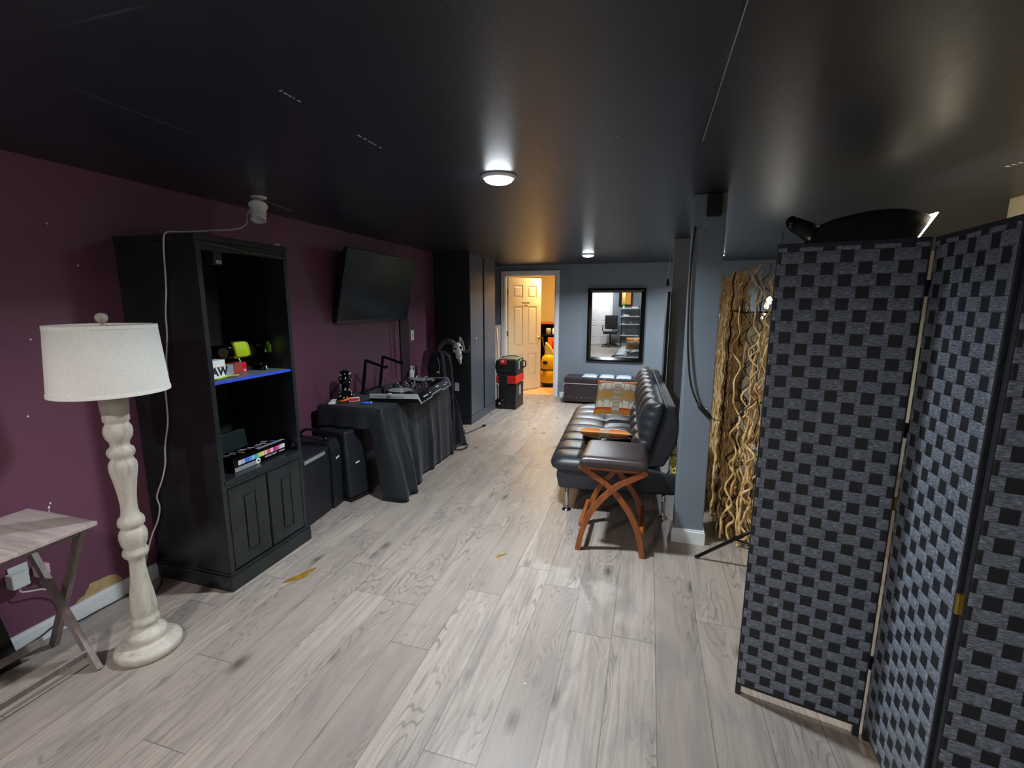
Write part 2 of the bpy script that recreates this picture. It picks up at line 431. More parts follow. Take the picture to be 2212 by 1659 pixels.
def face_T(o, right, upv, z=None):
    """matrix mapping text XY plane to right/up directions at origin o"""
    r_, u_ = Vector(right).normalized(), Vector(upv).normalized(); n = r_.cross(u_)
    T = Matrix((r_, u_, n)).transposed().to_4x4(); T.translation = Vector(o); return T
def St(name, mb, mat, **k):
    return tag(mb.build(name, mat, **k), kind='structure')

# ================================================================== THE ROOM
XW, YF, YB = -2.65, 7.65, -1.0
St('floor', MB().bx(XW-.1, 3.3, YB-.1, YF+.1, -.08, 0), 'floor')
ceil = St('ceiling', MB().bx(XW-.1, 3.3, YB-.1, YF+.1, CEIL, CEIL+.08), 'ceiling')
# chipped pale marks along the board seams
def strip(p0, p1, wd, dash=False):
    mb = MB(); p0, p1 = Vector((*p0, CEIL-.0012)), Vector((*p1, CEIL-.0012)); n = 1 if not dash else 5
    for i in range(n):
        a, b = (0, 1) if not dash else ((i+.1*random.random())/n, (i+.35+.5*random.random())/n)
        q0, q1 = p0.lerp(p1, a), p0.lerp(p1, b); d = q1-q0
        mb.box((q0+q1)/2, (d.length, wd*(1 if not dash else random.uniform(.7, 1.3)), .002), RZ(math.atan2(d.y, d.x)))
    return mb
M['chip'] = plain('exposed pale board edge', '9fa3a8', .7)
strip((.166, 1.0), (.166, 2.09), .0028).build('bare_seam', 'chip', ceil)
strip((-1.105, 1.27), (-1.103, 1.36), .008, True).build('paint_chip', 'chip', ceil)
strip((-1.103, 1.66), (-1.10, 1.84), .006, True).build('paint_chip', 'chip', ceil)
strip((-.16, 1.93), (-.14, 1.975), .006, True).build('paint_chip', 'chip', ceil)
strip((1.56, 2.86), (1.60, 2.72), .012, True).build('paint_chip', 'chip', ceil)
wl = St('wall_left', MB().bx(XW-.1, XW, YB-.1, YF+.1, 0, CEIL), 'maroon')
for (yy, zz) in ((1.614, 1.729), (1.387, 1.39), (1.518, 1.908), (1.33, 1.05)):
    MB().ball((XW, yy, zz), (.002, .004, .005), 8, 5).build('nail_hole', 'paper', wl)
# torn patch of bare drywall paper just above the baseboard
pts = [(1.385, .085), (1.392, .098), (1.41, .104), (1.425, .108), (1.432, .125), (1.445, .133), (1.449, .15), (1.47, .152), (1.49, .148), (1.505, .15), (1.54, .146), (1.565, .138), (1.585, .118), (1.60, .085)]
MB().prism([(XW-.001, a, b) for a, b in pts], (.0022, 0, 0)).build('torn_patch', 'drywall', wl)
mb = MB()
for i in range(9): mb.ball((XW, 1.345+random.uniform(-.012, .012), .63-.02*i+random.uniform(-.01, .01)), (.0015, random.uniform(.002, .006), random.uniform(.003, .008)), 6, 4)
mb.build('paint_scuffs', 'paper', wl)
DX0, DX1, DZ = -2.375, -1.50, 2.03            # doorway opening in the far wall
St('wall_far', MB().bx(XW, DX0, YF, YF+.12, 0, CEIL).bx(DX1, 3.3, YF, YF+.12, 0, CEIL).bx(DX0, DX1, YF, YF+.12, DZ, CEIL), 'greywall')
St('wall_back', MB().bx(XW-.1, 3.3, YB-.1, YB, 0, CEIL), 'greywall')
St('wall_right', MB().bx(3.2, 3.3, YB, YF, 0, CEIL).bx(2.07, 2.17, YB, 3.71, 0, CEIL), 'beige')
def baseboard(name, x0, x1, y0, y1, h=.085):
    mb = MB().bx(x0, x1, y0, y1, 0, h-.012)
    ix = .004
    mb.bx(x0, x1-(ix if x1-x0 < .05 else 0), y0+(ix if y1-y0 < .05 else 0), y1, h-.012, h)
    return St(name, mb, 'white')
baseboard('baseboard_left', XW, XW+.014, YB, 5.5)
baseboard('baseboard_far', -1.405, .9, YF-.014, YF)
baseboard('baseboard_back', -1.1, 2.0, YB, YB+.014)

# dark vertical strip on the left wall between the television and the table
o = MB().bx(XW, XW+.012, 4.60, 4.79, 0, 1.40).build('wall_strip', plain('dark maroon strip', '301722', .6))
tag(o, 'dark maroon vertical strip on the wall below the television', 'wall panel')

# ---- doorway with open six-panel door
door = tag(thing('door_1', None, None), kind='structure')
fr = MB()
cw = .062
fr.bx(DX0-cw, DX0, YF-.018, YF, 0, DZ+cw); fr.bx(DX1, DX1+cw, YF-.018, YF, 0, DZ+cw); fr.bx(DX0-.0, DX1, YF-.018, YF, DZ, DZ+cw)
fr.bx(DX0-cw*.3, DX1+cw*.3, YF-.024, YF-.018, DZ+cw*.55, DZ+cw)
fr.bx(DX0, DX0+.018, YF, YF+.12, 0, DZ); fr.bx(DX1-.018, DX1, YF, YF+.12, 0, DZ); fr.bx(DX0, DX1, YF, YF+.12, DZ-.018, DZ)
fr.bx(DX0+.018, DX0+.03, YF+.05, YF+.07, 0, DZ-.018)
fr.build('door_frame', 'white', door)
def six_panel(w_, h_, th=.035):
    """door slab in local x (0..w) z (0..h), faces at y=+-th/2, with raised panels"""
    mb = MB(); st, mid = .115, .11
    rows = [(.24, .66), (.80, 1.50), (1.64, h_-.13)]
    xs = [(st, w_/2-mid/2), (w_/2+mid/2, w_-st)]
    mb.bx(0, w_, -th/2+.007, th/2-.007, 0, h_)
    for sg in (-1, 1):
        y0, y1 = (sg*(th/2-.007), sg*th/2)
        for a, b in ((0, st), (w_-st, w_), (w_/2-mid/2, w_/2+mid/2)): mb.bx(a, b, y0, y1, 0, h_)
        zz = [0]+[v for r_ in rows for v in r_]+[h_]
        for i in range(0, len(zz), 2):
            for a, b in xs: mb.bx(a, b, y0, y1, zz[i], zz[i+1])
        for a, b in xs:
            for c, d in rows:
                o_, i_ = .022, .045
                P = [(a+o_, c+o_), (b-o_, c+o_), (b-o_, d-o_), (a+o_, d-o_)]; Q = [(a+i_, c+i_), (b-i_, c+i_), (b-i_, d-i_), (a+i_, d-i_)]
                A = [mb.bm.verts.new((p[0], y0, p[1])) for p in P]; B = [mb.bm.verts.new((p[0], y1-sg*.001, p[1])) for p in Q]
                mb._f(B, False)
                for k in range(4): mb._f([A[k], A[(k+1) % 4], B[(k+1) % 4], B[k]], False)
    return mb
LW = .80
ang = math.atan2(8.40-(YF+.07), -1.93-(DX0+.03))
leaf = six_panel(LW, 1.99).build('door_leaf', 'doorpaint', door, loc=(DX0+.03, YF+.07, .012), rot=(0, 0, ang))
mb = MB()
for sg in (-1, 1):
    mb.lathe([(.026, 0), (.026, .006), (.011, .01), (.011, .03), (.022, .038), (.028, .05), (.024, .062), (0, .066)], 16, Matrix.Translation((LW-.06, sg*.0175, .93)) @ Matrix.Rotation(sg*-PI/2, 4, 'X'))
mb.build('door_knob', 'brass', leaf)
for z in (.22, 1.0, 1.72): MB().bx(-.012, .006, -.02, .0, z, z+.09).build('hinge', 'brass', door, loc=(DX0+.03, YF+.07, 0))
M['ink'] = plain('dark ink', '2a2622', .6)
sign = MB()
sign.text('EMPLOYEES', .036, face_T((LW/2+.01, -.0185, 1.56), (1, 0, 0), (0, 0, 1)))
sign.text('ONLY', .036, face_T((LW/2+.01, -.0185, 1.51), (1, 0, 0), (0, 0, 1)))
tag(sign.build('door_lettering', 'ink', leaf))
tag(leaf, 'ivory six-panel door leaf standing open')

# ---- the lit storeroom behind the doorway
St('floor_storeroom', MB().bx(-3.3, -.6, YF+.1, 10.3, -.08, 0.0), 'backfloor')
St('wall_storeroom', MB().bx(-3.4, -3.3, YF+.12, 10.3, 0, CEIL).bx(-.6, -.5, YF+.12, 10.3, 0, CEIL).bx(-3.4, -.5, 10.2, 10.3, 0, CEIL).bx(-3.4, -.5, YF+.1, 10.3, CEIL, CEIL+.08)
   .bx(-3.3, XW-.1, YF+.02, YF+.12, 0, CEIL), 'backwall')
# storeroom worklight on its ceiling (real lamp of that room)
M['warmglow'] = emit('warm lamp diffuser', (1.0, .66, .30), BACKROOM_POWER)
t = thing('storeroom_light', 'warm ceiling lamp inside the yellow lit storeroom', 'ceiling light', (-1.75, 8.45, CEIL))
MB().lathe([(.13, 0), (.13, -.02), (.115, -.03)], 24).build('lamp_rim', 'white', t)
MB().lathe([(.11, -.03), (.1, -.055), (.06, -.07), (0, -.075)], 24).build('diffuser', 'warmglow', t)

# ================================================================== CEILING DOWNLIGHTS
lab = ['round white ceiling light nearest the camera, over the open floor', 'small round white ceiling light near the doorway and mirror', 'round white ceiling light behind the camera near the lamp corner', 'round white ceiling light behind the camera by the dividers', 'round white ceiling light hidden beyond the near column']
for k, (x, y, s_, watt, col) in enumerate(LIGHTS):
    t = thing('ceiling_light', lab[k], 'ceiling light', (x, y, CEIL), group='flush ceiling lights')
    MB().lathe([(.088, 0), (.088, -.006), (.078, -.016), (.070, -.018)], 32).build('trim_ring', 'white', t)
    MB().lathe([(.070, -.016), (.067, -.026), (.05, -.034), (.025, -.038), (0, -.039)], 32, cap=False).build('diffuser', emit('led diffuser %d' % k, col, s_), t)

# ================================================================== SUPPORT COLUMNS
def column(x0, x1, y0, y1, label, base=True):
    t = thing('support_column', label, 'column', ((x0+x1)/2, (y0+y1)/2, 0))
    hx, hy = (x1-x0)/2, (y1-y0)/2
    MB().bx(-hx, hx, -hy, hy, 0, CEIL, .006).build('shaft', 'greywall', t)
    if base:
        mb = MB(); e = .014
        mb.bx(-hx-e, hx+e, -hy-e, hy+e, 0, .083); mb.bx(-hx-.008, hx+.008, -hy-.008, hy+.008, .083, .095)
        mb.build('baseboard', 'white', t)
    return t
c1 = column(.222, .400, 3.055, 3.20, 'grey boxed column with a white base beside the stool')
MB().ball((.055, -.0725, .905), (.006, .003, .006), 8, 5).build('screw_cap', 'paper', c1)
MB().ball((-.02, -.0725, 2.01), (.004, .002, .004), 8, 5).build('screw_cap', 'paper', c1)
column(.20, .345, 4.98, 5.12, 'narrow grey boxed column standing behind the sofa')
t = thing('junction_box', 'small black square box high on the front face of the near column', 'electrical box', (.328, 3.053, 2.115))
MB().bx(-.04, .04, -.05, .0, -.06, .06, .006).build('housing', 'blackmatte', t)
mb = MB().tube([(.232, 3.045, 2.0), (.222, 3.04, 1.8), (.225, 3.04, 1.5), (.236, 3.035, 1.28), (.262, 3.03, 1.08), (.30, 3.03, .97), (.325, 3.03, .93)], .0055, 8, 6)
t = thing('extension_cord', 'black power cord drooping across the near grey column', 'cord')
mb.build('cable', 'blackcord', t)
MB().tube([(.318, 3.03, .94), (.335, 3.028, .918), (.375, 3.025, .875), (.40, 3.03, .855)], [.009, .017, .015, .006], 10, 4).build('plug', 'blackcord', t)
mb2 = MB().tube([(.40, 3.03, .855), (.44, 3.03, .845), (.52, 3.0, .87), (.62, 2.95, 1.0)], .003, 6, 5); mb2.build('thin_wire', 'blackcord', t)

# edge-on framed panel hung beside the far column, with a hanging switch
t = thing('wall_mirror', 'tall thin black framed panel seen edge-on beside the far column', 'frame', (.168, 5.0, 1.21))
MB().bx(-.014, .014, -.25, .25, -.46, .46, .004).build('frame', 'black', t)
t = thing('pull_switch', 'small black pull switch hanging on a thin cord above the edge-on panel', 'switch', (.155, 4.9, 1.76))
MB().ball((0, 0, 0), (.014, .014, .04), 12, 8).build('switch_body', 'blackmatte', t)
MB().cyl((0, 0, .03), (.01, 0, .42), .0025, seg=6).build('pull_cord', 'cord', t)

# ================================================================== BUILT-IN CLOSET
t = thing('built_in_closet', 'charcoal floor-to-ceiling closet with two narrow doors', 'closet', (XW, 5.49, 0))
D = .48
MB().bx(.0, D-.004, 0, .98, .09, CEIL).bx(0, D+.002, -.0, .98, 0, .10).build('closet_body', 'closet_side', t)
for (a, b, hy) in ((.004, .46, .13), (.52, .975, .09)):
    dd = MB().bx(D-.004, D+.014, a, b, .12, CEIL-.03, .003).build('closet_door', 'closet', t)
    MB().tube([(D+.012, a+hy, 1.06), (D+.035, a+hy, 1.065), (D+.035, a+hy, 1.12), (D+.012, a+hy, 1.125)], .004, 8).build('handle', 'chrome', dd)
MB().bx(D, D+.012, 0, .98, 0, .11).build('toe_board', 'closet', t)
MB().bx(D-.002, D+.012, 0, .98, CEIL-.028, CEIL-.001).build('head_trim', 'closet', t)
tag(MB().bx(-.03, .03, -.006, 0, -.055, .055, .004).build('outlet_cover', 'paper', None, loc=(-2.355, 5.49, .49)), 'blank white cover plate on the dark closet side below the skull', 'outlet cover')
t = thing('light_switch', 'white wall switch plate on the maroon wall right of the television', 'light switch', (XW, 4.88, 1.19))
MB().bx(0, .006, -.037, .037, -.06, .06, .003).build('plate', 'paper', t)
MB().bx(.005, .014, -.006, .006, -.012, .012, .002).build('toggle', 'whiteplastic', t)

# ================================================================== BOOKCASE
BX, BY, BH = -2.12, 2.082, 1.885     # front plane x, centre y, height
bw, bd = .592, .53
bk = thing('bookcase', 'tall black bookcase with two lower doors and a blue edged shelf', 'bookcase', (BX, BY, 0))
hw = bw/2
mb = MB(); mb.bx(-bd, 0, -hw, -hw+.022, 0, BH-.03, .002); mb.build('side_panel', 'blackcase', bk)
mb = MB(); mb.bx(-bd, 0, hw-.022, hw, 0, BH-.03, .002); mb.build('side_panel', 'blackcase', bk)
MB().bx(-bd, -bd+.012, -hw+.022, hw-.022, .05, BH-.03).build('back_panel', 'blackmatte', bk)
MB().bx(-bd, .012, -hw-.006, hw+.006, BH-.03, BH, .004).bx(-.02, .004, -hw+.022, hw-.022, BH-.075, BH-.03, .003).build('cornice', 'blackcase', bk)
for sg in (-1, 1):
    MB().bx(-.002, .008, sg*hw-sg*.0, sg*(hw-.026), .09, BH-.03, .003).build('face_stile', 'blackcase', bk)
MB().bx(-bd+.01, -.012, -hw+.022, hw-.022, 1.138, 1.150).build('shelf_board', 'shelftop', bk)
MB().bx(-.012, -.004, -hw+.022, hw-.022, 1.136, 1.151, .001).build('shelf_edge', 'shelfblue', bk)
MB().bx(-bd+.01, .014, -hw+.02, hw-.02, .598, .622, .004).bx(-.02, .006, -hw+.02, hw-.02, .575, .6, .002).build('counter', 'blackcase', bk)
MB().bx(-bd, .022, -hw-.012, hw+.014, 0, .085, .004).bx(-bd, .014, -hw-.006, hw+.008, .085, .10, .004).build('plinth', 'blackcase', bk)
for k in (0, 1):
    a, b = (-hw+.028, -.004) if k == 0 else (.004, hw-.028)
    mb = MB(); mb.bx(-.012, .006, a, b, .108, .57, .002)
    m_ = (a+b)/2
    # narrow recessed centre panel ringed by a moulding
    mb.bx(.006, .010, a+.004, m_-.045, .112, .566, .002); mb.bx(.006, .010, m_+.045, b-.004, .112, .566, .002)
    mb.bx(.006, .010, m_-.045, m_+.045, .112, .17, .002); mb.bx(.006, .010, m_-.045, m_+.045, .51, .566, .002)
    mb.bx(.006, .0125, m_-.03, m_+.03, .185, .495, .004)
    mb.build('cabinet_door', 'blackcase', bk)
# string of tape bits along the cornice
mb = MB().tube([(.014, -.27, BH-.045), (.016, -.12, BH-.05), (.016, .0, BH-.064), (.016, .12, BH-.063), (.014, .26, BH-.07)], .0022, 6, 6)
tag(mb.build('wire_trim', plain('tan wire', '6b563a', .6), None, loc=(BX, BY, 0)), 'thin tan wire tacked along the top rail of the black bookcase', 'wire')
tag(MB().bx(-.012, .012, -.02, .02, 0, .014, .002).build('light_leak', 'broom', None, loc=(BX-.02, BY+.25, BH)), 'small solid block for a light leak on top of the black bookcase', 'light leak')  # tan block put in for a small orange leak of light
t = thing('sensor_box', 'small grey box with a white label inside the top of the bookcase', 'electronics', (-2.45, 2.19, 1.772))
MB().bx(-.03, .03, -.038, .02, 0, .085, .004).build('housing', plain('grey plastic', '4b5456', .5), t)
MB().bx(.030, .0315, -.024, .012, .006, .026).build('label_plate', 'paper', t)

# ---- things on the blue edged shelf (z = 1.150)
SZ = 1.150
t = thing('card_box', 'white upright box printed with large black letters, left end of the blue shelf', 'box', (-2.20, 1.895, SZ), .1)
MB().bx(-.03, .03, -.04, .04, 0, .105, .001).build('carton', 'paper', t)
mb = MB(); mb.mi = 0; mb.text('AW', .062, face_T((.0305, .0, .043), (0, 1, 0), (0, 0, 1)), bold=.035); mb.build('printing', plain('navy print', '0d1226', .5), t)
MB().bx(.03, .0308, -.036, .036, .066, .07).build('colour_stripe', 'orange', t)
t = thing('tape_carton', 'long clear and red carton lying on the blue shelf', 'box', (-2.30, 2.045, SZ), .14)
MB().bx(-.03, .03, -.10, .03, 0, .058, .002).build('clear_sleeve', plain('grey printed sleeve', '9aa4ab', .3, var=.25, scale=40), t)
MB().bx(-.031, .031, .03, .10, 0, .059, .002).build('red_middle', 'darkred', t)
MB().bx(-.0315, .0315, .10, .135, 0, .06, .002).build('red_end', 'redbox', t)
mb = MB(); mb.ball((.0, .136, .038), (.022, .003, .014), 16, 8); mb.build('oval_badge', 'silver', t)
mb = MB(); mb.text('500', .018, face_T((.0322, .117, .012), (0, 1, 0), (0, 0, 1))); mb.build('printing', 'paper', t)
t = thing('neon_pad', 'folded neon yellow paper pad lying at the front of the blue shelf', 'notepad', (-2.17, 1.93, SZ))
def pad(u, v): return (-.02+.045*v, -.07+.15*u, .006+.012*math.sin(PI*u*.9)*(.4+.6*v))
MB().slab(lambda u, v: (pad(u, v)[0], pad(u, v)[1], pad(u, v)[2]+.003), lambda u, v: (pad(u, v)[0], pad(u, v)[1], max(.0005, pad(u, v)[2]-.004)), 10, 4).build('paper_pad', 'neon', t)
# vintage style black machine with a sticky note
t = thing('typing_machine', 'black metal machine with side rollers and a neon sticky note, on the blue shelf', 'machine', (-2.41, 2.215, SZ), -.25)
MB().prism([(-.09, -.11, 0), (.09, -.11, 0), (.09, -.11, .03), (-.01, -.11, .075), (-.09, -.11, .075)], (0, .22, 0)).build('machine_body', 'blackgloss', t)
mb = MB().cyl((-.03, -.14, .13), (-.03, .14, .13), .022, seg=18); mb.cyl((-.03, -.16, .13), (-.03, -.14, .13), .03, seg=18); mb.cyl((-.03, .14, .13), (-.03, .165, .13), .03, seg=18)
mb.build('roller', 'blackgloss', t)
for sg in (-1, 1):
    m_ = MB().lathe([(.036, 0), (.036, .008), (.02, .012), (.02, .022), (.03, .026), (.03, .034)], 16, Matrix.Translation((.015, sg*.085, .115)) @ Matrix.Rotation(PI/2, 4, 'Y')); m_.build('reel', 'blackgloss', t)
MB().bx(-.06, .0, -.12, .12, .07, .11, .004).build('carriage', 'blackgloss', t)
MB().cyl((.02, .17, 0), (.02, .17, .16), .0045, seg=8).cyl((-.04, .17, .155), (.03, .17, .16), .004, seg=8).build('side_rod', 'blackmetal', t)
MB().lathe([(.045, 0), (.05, .006), (.02, .01), (.008, .02), (.008, .05)], 16, Matrix.Translation((.07, .10, .03))).build('lever', 'blackgloss', t)
def nt(u, v): return (.06+.012*math.sin(v*PI*.8), -.05+.10*u+.02*(1-v), .078+.10*v)
MB().slab(lambda u, v: Vector(nt(u, v))+Vector((.0006, 0, 0)), lambda u, v: nt(u, v), 4, 8).build('sticky_note', 'neon', t)
MB().cyl((.062, .005, .045), (.058, -.005, .078), .004, seg=8).build('paper_tail', 'paper', t)
tag(MB().slab(lambda u, v: (.05*u, -.0008+.004*v*u, .07*v), lambda u, v: (.05*u, .004*v*u, .07*v), 3, 3).build('sticky_note', 'neondim', None, loc=(-2.31, 2.353, 1.25)), 'dim green sticky note stuck to the right inner side of the bookcase', 'sticky note')
t = thing('small_gadget', 'small dark clip gadget near the right end of the blue shelf', 'gadget', (-2.26, 2.275, SZ))
MB().bx(-.02, .02, -.02, .02, 0, .03, .006).build('gadget_body', 'blackgloss', t)
MB().cyl((.022, .008, .004), (.022, .004, .026), .004, seg=8).build('white_clip', 'paper', t)

# ---- things on the bookcase counter (z = .622)
t = thing('paint_box', 'long black paint marker set box with a rainbow strip, on the bookcase counter', 'box', (-2.235, 2.12, .622), .03)
L_, Dp, Hh = .41, .13, .082
MB().bx(-Dp/2, Dp/2, -L_/2, L_/2, 0, Hh, .002).build('carton', 'blackgloss', t)
cols = ['c9ccd6', 'a9b4c8', '3f74e0', '4c8ae6', '8fb2e0', '2fb0c4', 'b9e04a', 'e6c9a4', 'e8b0a0', 'd9616c', 'e8b4c8', 'c0307c', 'd850a0', 'e8c0d4', 'e4e0e2']
for i, h in enumerate(cols):
    a = -L_/2+.03+i*(L_-.05)/len(cols)
    MB().bx(Dp/2, Dp/2+.001, a, a+(L_-.05)/len(cols)-.002, .036, .062).build('colour_chip', plain('chip '+h, h, .5, var=.03), t)
MB().bx(Dp/2, Dp/2+.001, -L_/2+.004, -.045, .002, .026).build('white_band', 'silver', t)
MB().lathe([(.017, 0), (.017, .0016)], 24, Matrix.Translation((Dp/2, -.035, .018)) @ Matrix.Rotation(PI/2, 4, 'Y')).build('count_badge', 'paper', t)
mb = MB().text('48', .018, face_T((Dp/2+.0022, -.035, .018), (0, 1, 0), (0, 0, 1))); mb.build('badge_number', 'ink', t)
mb = MB().text('ACRYLIC', .013, face_T((Dp/2+.001, .045, .022), (0, 1, 0), (0, 0, 1))).text('PAINT', .013, face_T((Dp/2+.001, .095, .022), (0, 1, 0), (0, 0, 1))).text('MARKERS', .011, face_T((Dp/2+.001, .155, .022), (0, 1, 0), (0, 0, 1)))
mb.build('printing', 'paper', t)
MB().bx(-.02+Dp/2-.01, Dp/2-.004, -.02, L_/2-.01, Hh, Hh+.001).build('top_band', 'silver', t)
rnd = random.Random(3)
for i in range(16):
    a = -L_/2+.02+i*.022
    MB().box((rnd.uniform(-.03, .02), a, Hh+.0006), (.034, .009, .0012), RZ(.35)).build('printed_marker', plain('print%d' % i, rnd.choice(['aab4bf', '8f9aa8', '5a6a9a', 'b08050', '94607a', 'c4c8cc']), .4), t)
t = thing('dark_case', 'flat dark green case leaning at the back of the bookcase counter', 'case', (-2.50, 2.16, .622), 0)
MB().box((0, 0, .065), (.05, .30, .13), Matrix.Rotation(R(-8), 4, 'Y'), .006).build('case_shell', plain('dark green plastic', '1b2826', .4), t)
MB().box((.012, -.08, .132), (.012, .10, .004), Matrix.Rotation(R(-8), 4, 'Y')).build('edge_strip', 'silver', t)
mb = MB().tube([(-2.18, 2.33, .63), (-2.14, 2.335, .65), (-2.16, 2.34, .67), (-2.2, 2.345, .65), (-2.17, 2.34, .635), (-2.13, 2.335, .66), (-2.15, 2.345, .68)], .003, 6, 5)
tag(mb.build('cable_loop', 'blackcord'), 'small loop of dark cable at the right end of the bookcase counter', 'cable')

# ---- ceiling spot lamp and its white cord
t = thing('spot_fixture', 'white spot fixture hanging from the ceiling above the bookcase', 'spotlight', (-2.30, 2.40, CEIL))
MB().lathe([(.045, 0), (.045, -.008), (.03, -.012)], 18).build('ceiling_plate', 'whiteplastic', t)
MB().cyl((0, 0, -.01), (.02, -.03, -.045), .009, seg=10).build('stem', 'whiteplastic', t)
T = Matrix.Translation((.02, -.03, -.045)) @ Matrix.Rotation(R(160), 4, 'X') @ Matrix.Rotation(R(14), 4, 'Y')
MB().lathe([(.0, -.004), (.04, -.002), (.052, .012), (.052, .022), (.045, .026), (.041, .10), (.043, .112), (.034, .112), (.03, .09), (0, .088)], 22, T).build('spot_can', 'whiteplastic', t)
_o = (MB().tube([(-2.31, 2.43, CEIL-.006), (-2.35, 2.6, CEIL-.01), (-2.39, 2.78, CEIL-.006)], .003, 6, 4).build('ceiling_cord', plain('grey cord', '55585c', .5), t))
_o.matrix_parent_inverse = Matrix.Translation(-t.location)
SY = 1.772
pts = [(-2.335, 2.385, 2.135), (-2.33, 2.33, 2.07), (-2.28, 2.27, 2.01), (-2.26, 2.18, 1.965), (-2.262, 2.0, 1.93), (-2.27, 1.86, 1.905), (-2.285, 1.80, 1.897), (-2.289, SY+.004, 1.875), (-2.297, SY, 1.80), (-2.306, SY, 1.677),
       (-2.315, SY, 1.60), (-2.335, SY, 1.50), (-2.342, SY, 1.40), (-2.36, SY, 1.31), (-2.372, SY, 1.25), (-2.372, SY, 1.19), (-2.40, SY, 1.132), (-2.405, SY, 1.04), (-2.415, SY, .93), (-2.455, SY, .80), (-2.47, SY, .70), (-2.51, SY, .60), (-2.565, SY, .50),
       (-2.555, SY, .44), (-2.58, SY, .36), (-2.62, SY-.02, .26), (-2.635, SY-.05, .15), (-2.632, SY-.07, .088)]
_o = MB().tube(pts, .0042, 8, 4).build('power_cord', 'cord', t); _o.matrix_parent_inverse = Matrix.Translation(-t.location)
tag(MB().tube([(-2.62, 1.60, .004), (-2.628, 1.45, .004), (-2.62, 1.36, .012), (-2.628, 1.30, .05), (-2.63, 1.22, .03), (-2.628, 1.1, .02)], .0035, 6, 5).build('baseboard_cord', 'blackcord'), 'black cord lying along the white baseboard behind the folding table', 'cord')

# ================================================================== FLOOR LAMP
lamp = thing('floor_lamp', 'whitewashed turned wood floor lamp with an off white drum shade', 'floor lamp', (-2.115, 1.341, 0))
prof = [(.118, 0), (.125, .004), (.126, .03), (.121, .038), (.10, .05), (.083, .056), (.074, .058), (.0745, .07), (.077, .084), (.072, .097), (.058, .108), (.048, .116), (.044, .128), (.046, .133), (.052, .142), (.052, .158), (.046, .168), (.044, .178),
        (.0475, .19), (.0482, .213), (.0462, .25), (.0425, .284), (.037, .32), (.0326, .356), (.0295, .40), (.0285, .427), (.031, .448), (.043, .462), (.0475, .473), (.0465, .485), (.040, .497), (.0405, .504), (.0475, .523), (.0515, .548), (.0495, .57), (.042, .587), (.0375, .592), (.041, .598), (.0475, .608), (.0482, .625), (.0435, .638), (.0335, .650),
        (.030, .675), (.0295, .70), (.0325, .745), (.0405, .805), (.0475, .845), (.0495, .868), (.048, .885), (.041, .898), (.038, .908), (.0455, .918), (.0487, .933), (.045, .948), (.034, .958), (.0325, .968), (.036, .98), (.0455, .995), (.0505, .102+.918), (.048, 1.04), (.040, 1.056), (.0385, 1.062), (.0452, 1.068), (.0462, 1.10), (.0485, 1.12), (.0498, 1.161), (.046, 1.166)]
MB().lathe(prof, 48).build('turned_post', 'lampbase', lamp)
MB().lathe([(.0105, 1.165), (.0105, 1.20), (.006, 1.20), (.006, 1.475)], 16).build('stem', 'lampbase', lamp)
sh = MB()
def shade_ring(zs):
    prof_ = [(.197, 1.192), (.1775, 1.463), (.1745, 1.463), (.194, 1.192), (.197, 1.192)]
    return prof_
sh.lathe(shade_ring(0), 64, cap=False); shade = sh.build('lamp_shade', 'shade', lamp)
MB().lathe([(.1985, 1.190), (.1985, 1.204), (.1945, 1.204), (.1935, 1.190), (.1985, 1.190)], 64, cap=False).build('shade_trim', 'shade', shade)
MB().lathe([(.1795, 1.452), (.1785, 1.466), (.1735, 1.466), (.1745, 1.452), (.1795, 1.452)], 64, cap=False).build('shade_trim', 'shade', shade)
mb = MB()
for k in range(3):
    a = 2*PI*k/3+.4; mb.cyl((0, 0, 1.447), (.1745*math.cos(a), .1745*math.sin(a), 1.457), .0022, seg=6)
mb.build('shade_spider', 'brass', lamp)
MB().lathe([(0, 1.17+.295), (.008, 1.468), (.010, 1.474), (.018, 1.48), (.022, 1.492), (.019, 1.504), (.010, 1.511), (0, 1.513)], 24, cap=False).build('finial', 'lampbase', lamp)
MB().lathe([(.015, 1.20), (.017, 1.21), (.017, 1.25), (.03, 1.27), (.036, 1.31), (.03, 1.345), (0, 1.36)], 20).build('bulb', 'paper', lamp)

_o = (MB().tube([(-2.55, 1.765, .11), (-2.57, 1.755, .06), (-2.55, 1.72, .006), (-2.46, 1.60, .005), (-2.36, 1.50, .005), (-2.28, 1.44, .006)], .003, 6, 5).tube([(-2.55, 1.765, .11), (-2.42, 1.77, .10)], .0025, 6, 2).build('power_cord', 'blackcord', lamp))
_o.matrix_parent_inverse = Matrix.Translation(-lamp.location)

# ================================================================== FOLDING TRAY TABLE
tt = thing('tray_table', 'grey oak folding tray table on crossed legs by the maroon wall', 'table', (-2.385, .93, 0))
TH = .655
MB().bx(-.215, .215, -.32, .32, TH-.018, TH, .003).build('tabletop', ['traytop'], tt)
legc = {'a': [(-.20, TH-.02), (.188, 0)], 'b': [(.15, TH-.02), (-.17, 0)]}
for yy_ in (-.255, .255):
    for k, (p, q) in legc.items():
        o_ = .0 if k == 'a' else .045*(1 if yy_ > 0 else -1)
        MB().tube([(p[0], yy_+o_, p[1]), (q[0], yy_+o_, q[1])], .017, 4, flat=(1.0, .6, (1, 0, 0)) if False else (1.0, .62, (0.86, 0, .5))).build('leg', 'trayleg', tt)
for (x_, z_) in ((.145, .075), (-.125, .075)):
    MB().box((x_, 0, z_), (.010, .49, .034), Matrix.Rotation(R(20 if x_ > 0 else -20), 4, 'Y'), .002).build('stretcher', 'trayleg', tt)
MB().box((-.17, 0, TH-.036), (.03, .56, .028), None, .002).build('top_rail', 'trayleg', tt)
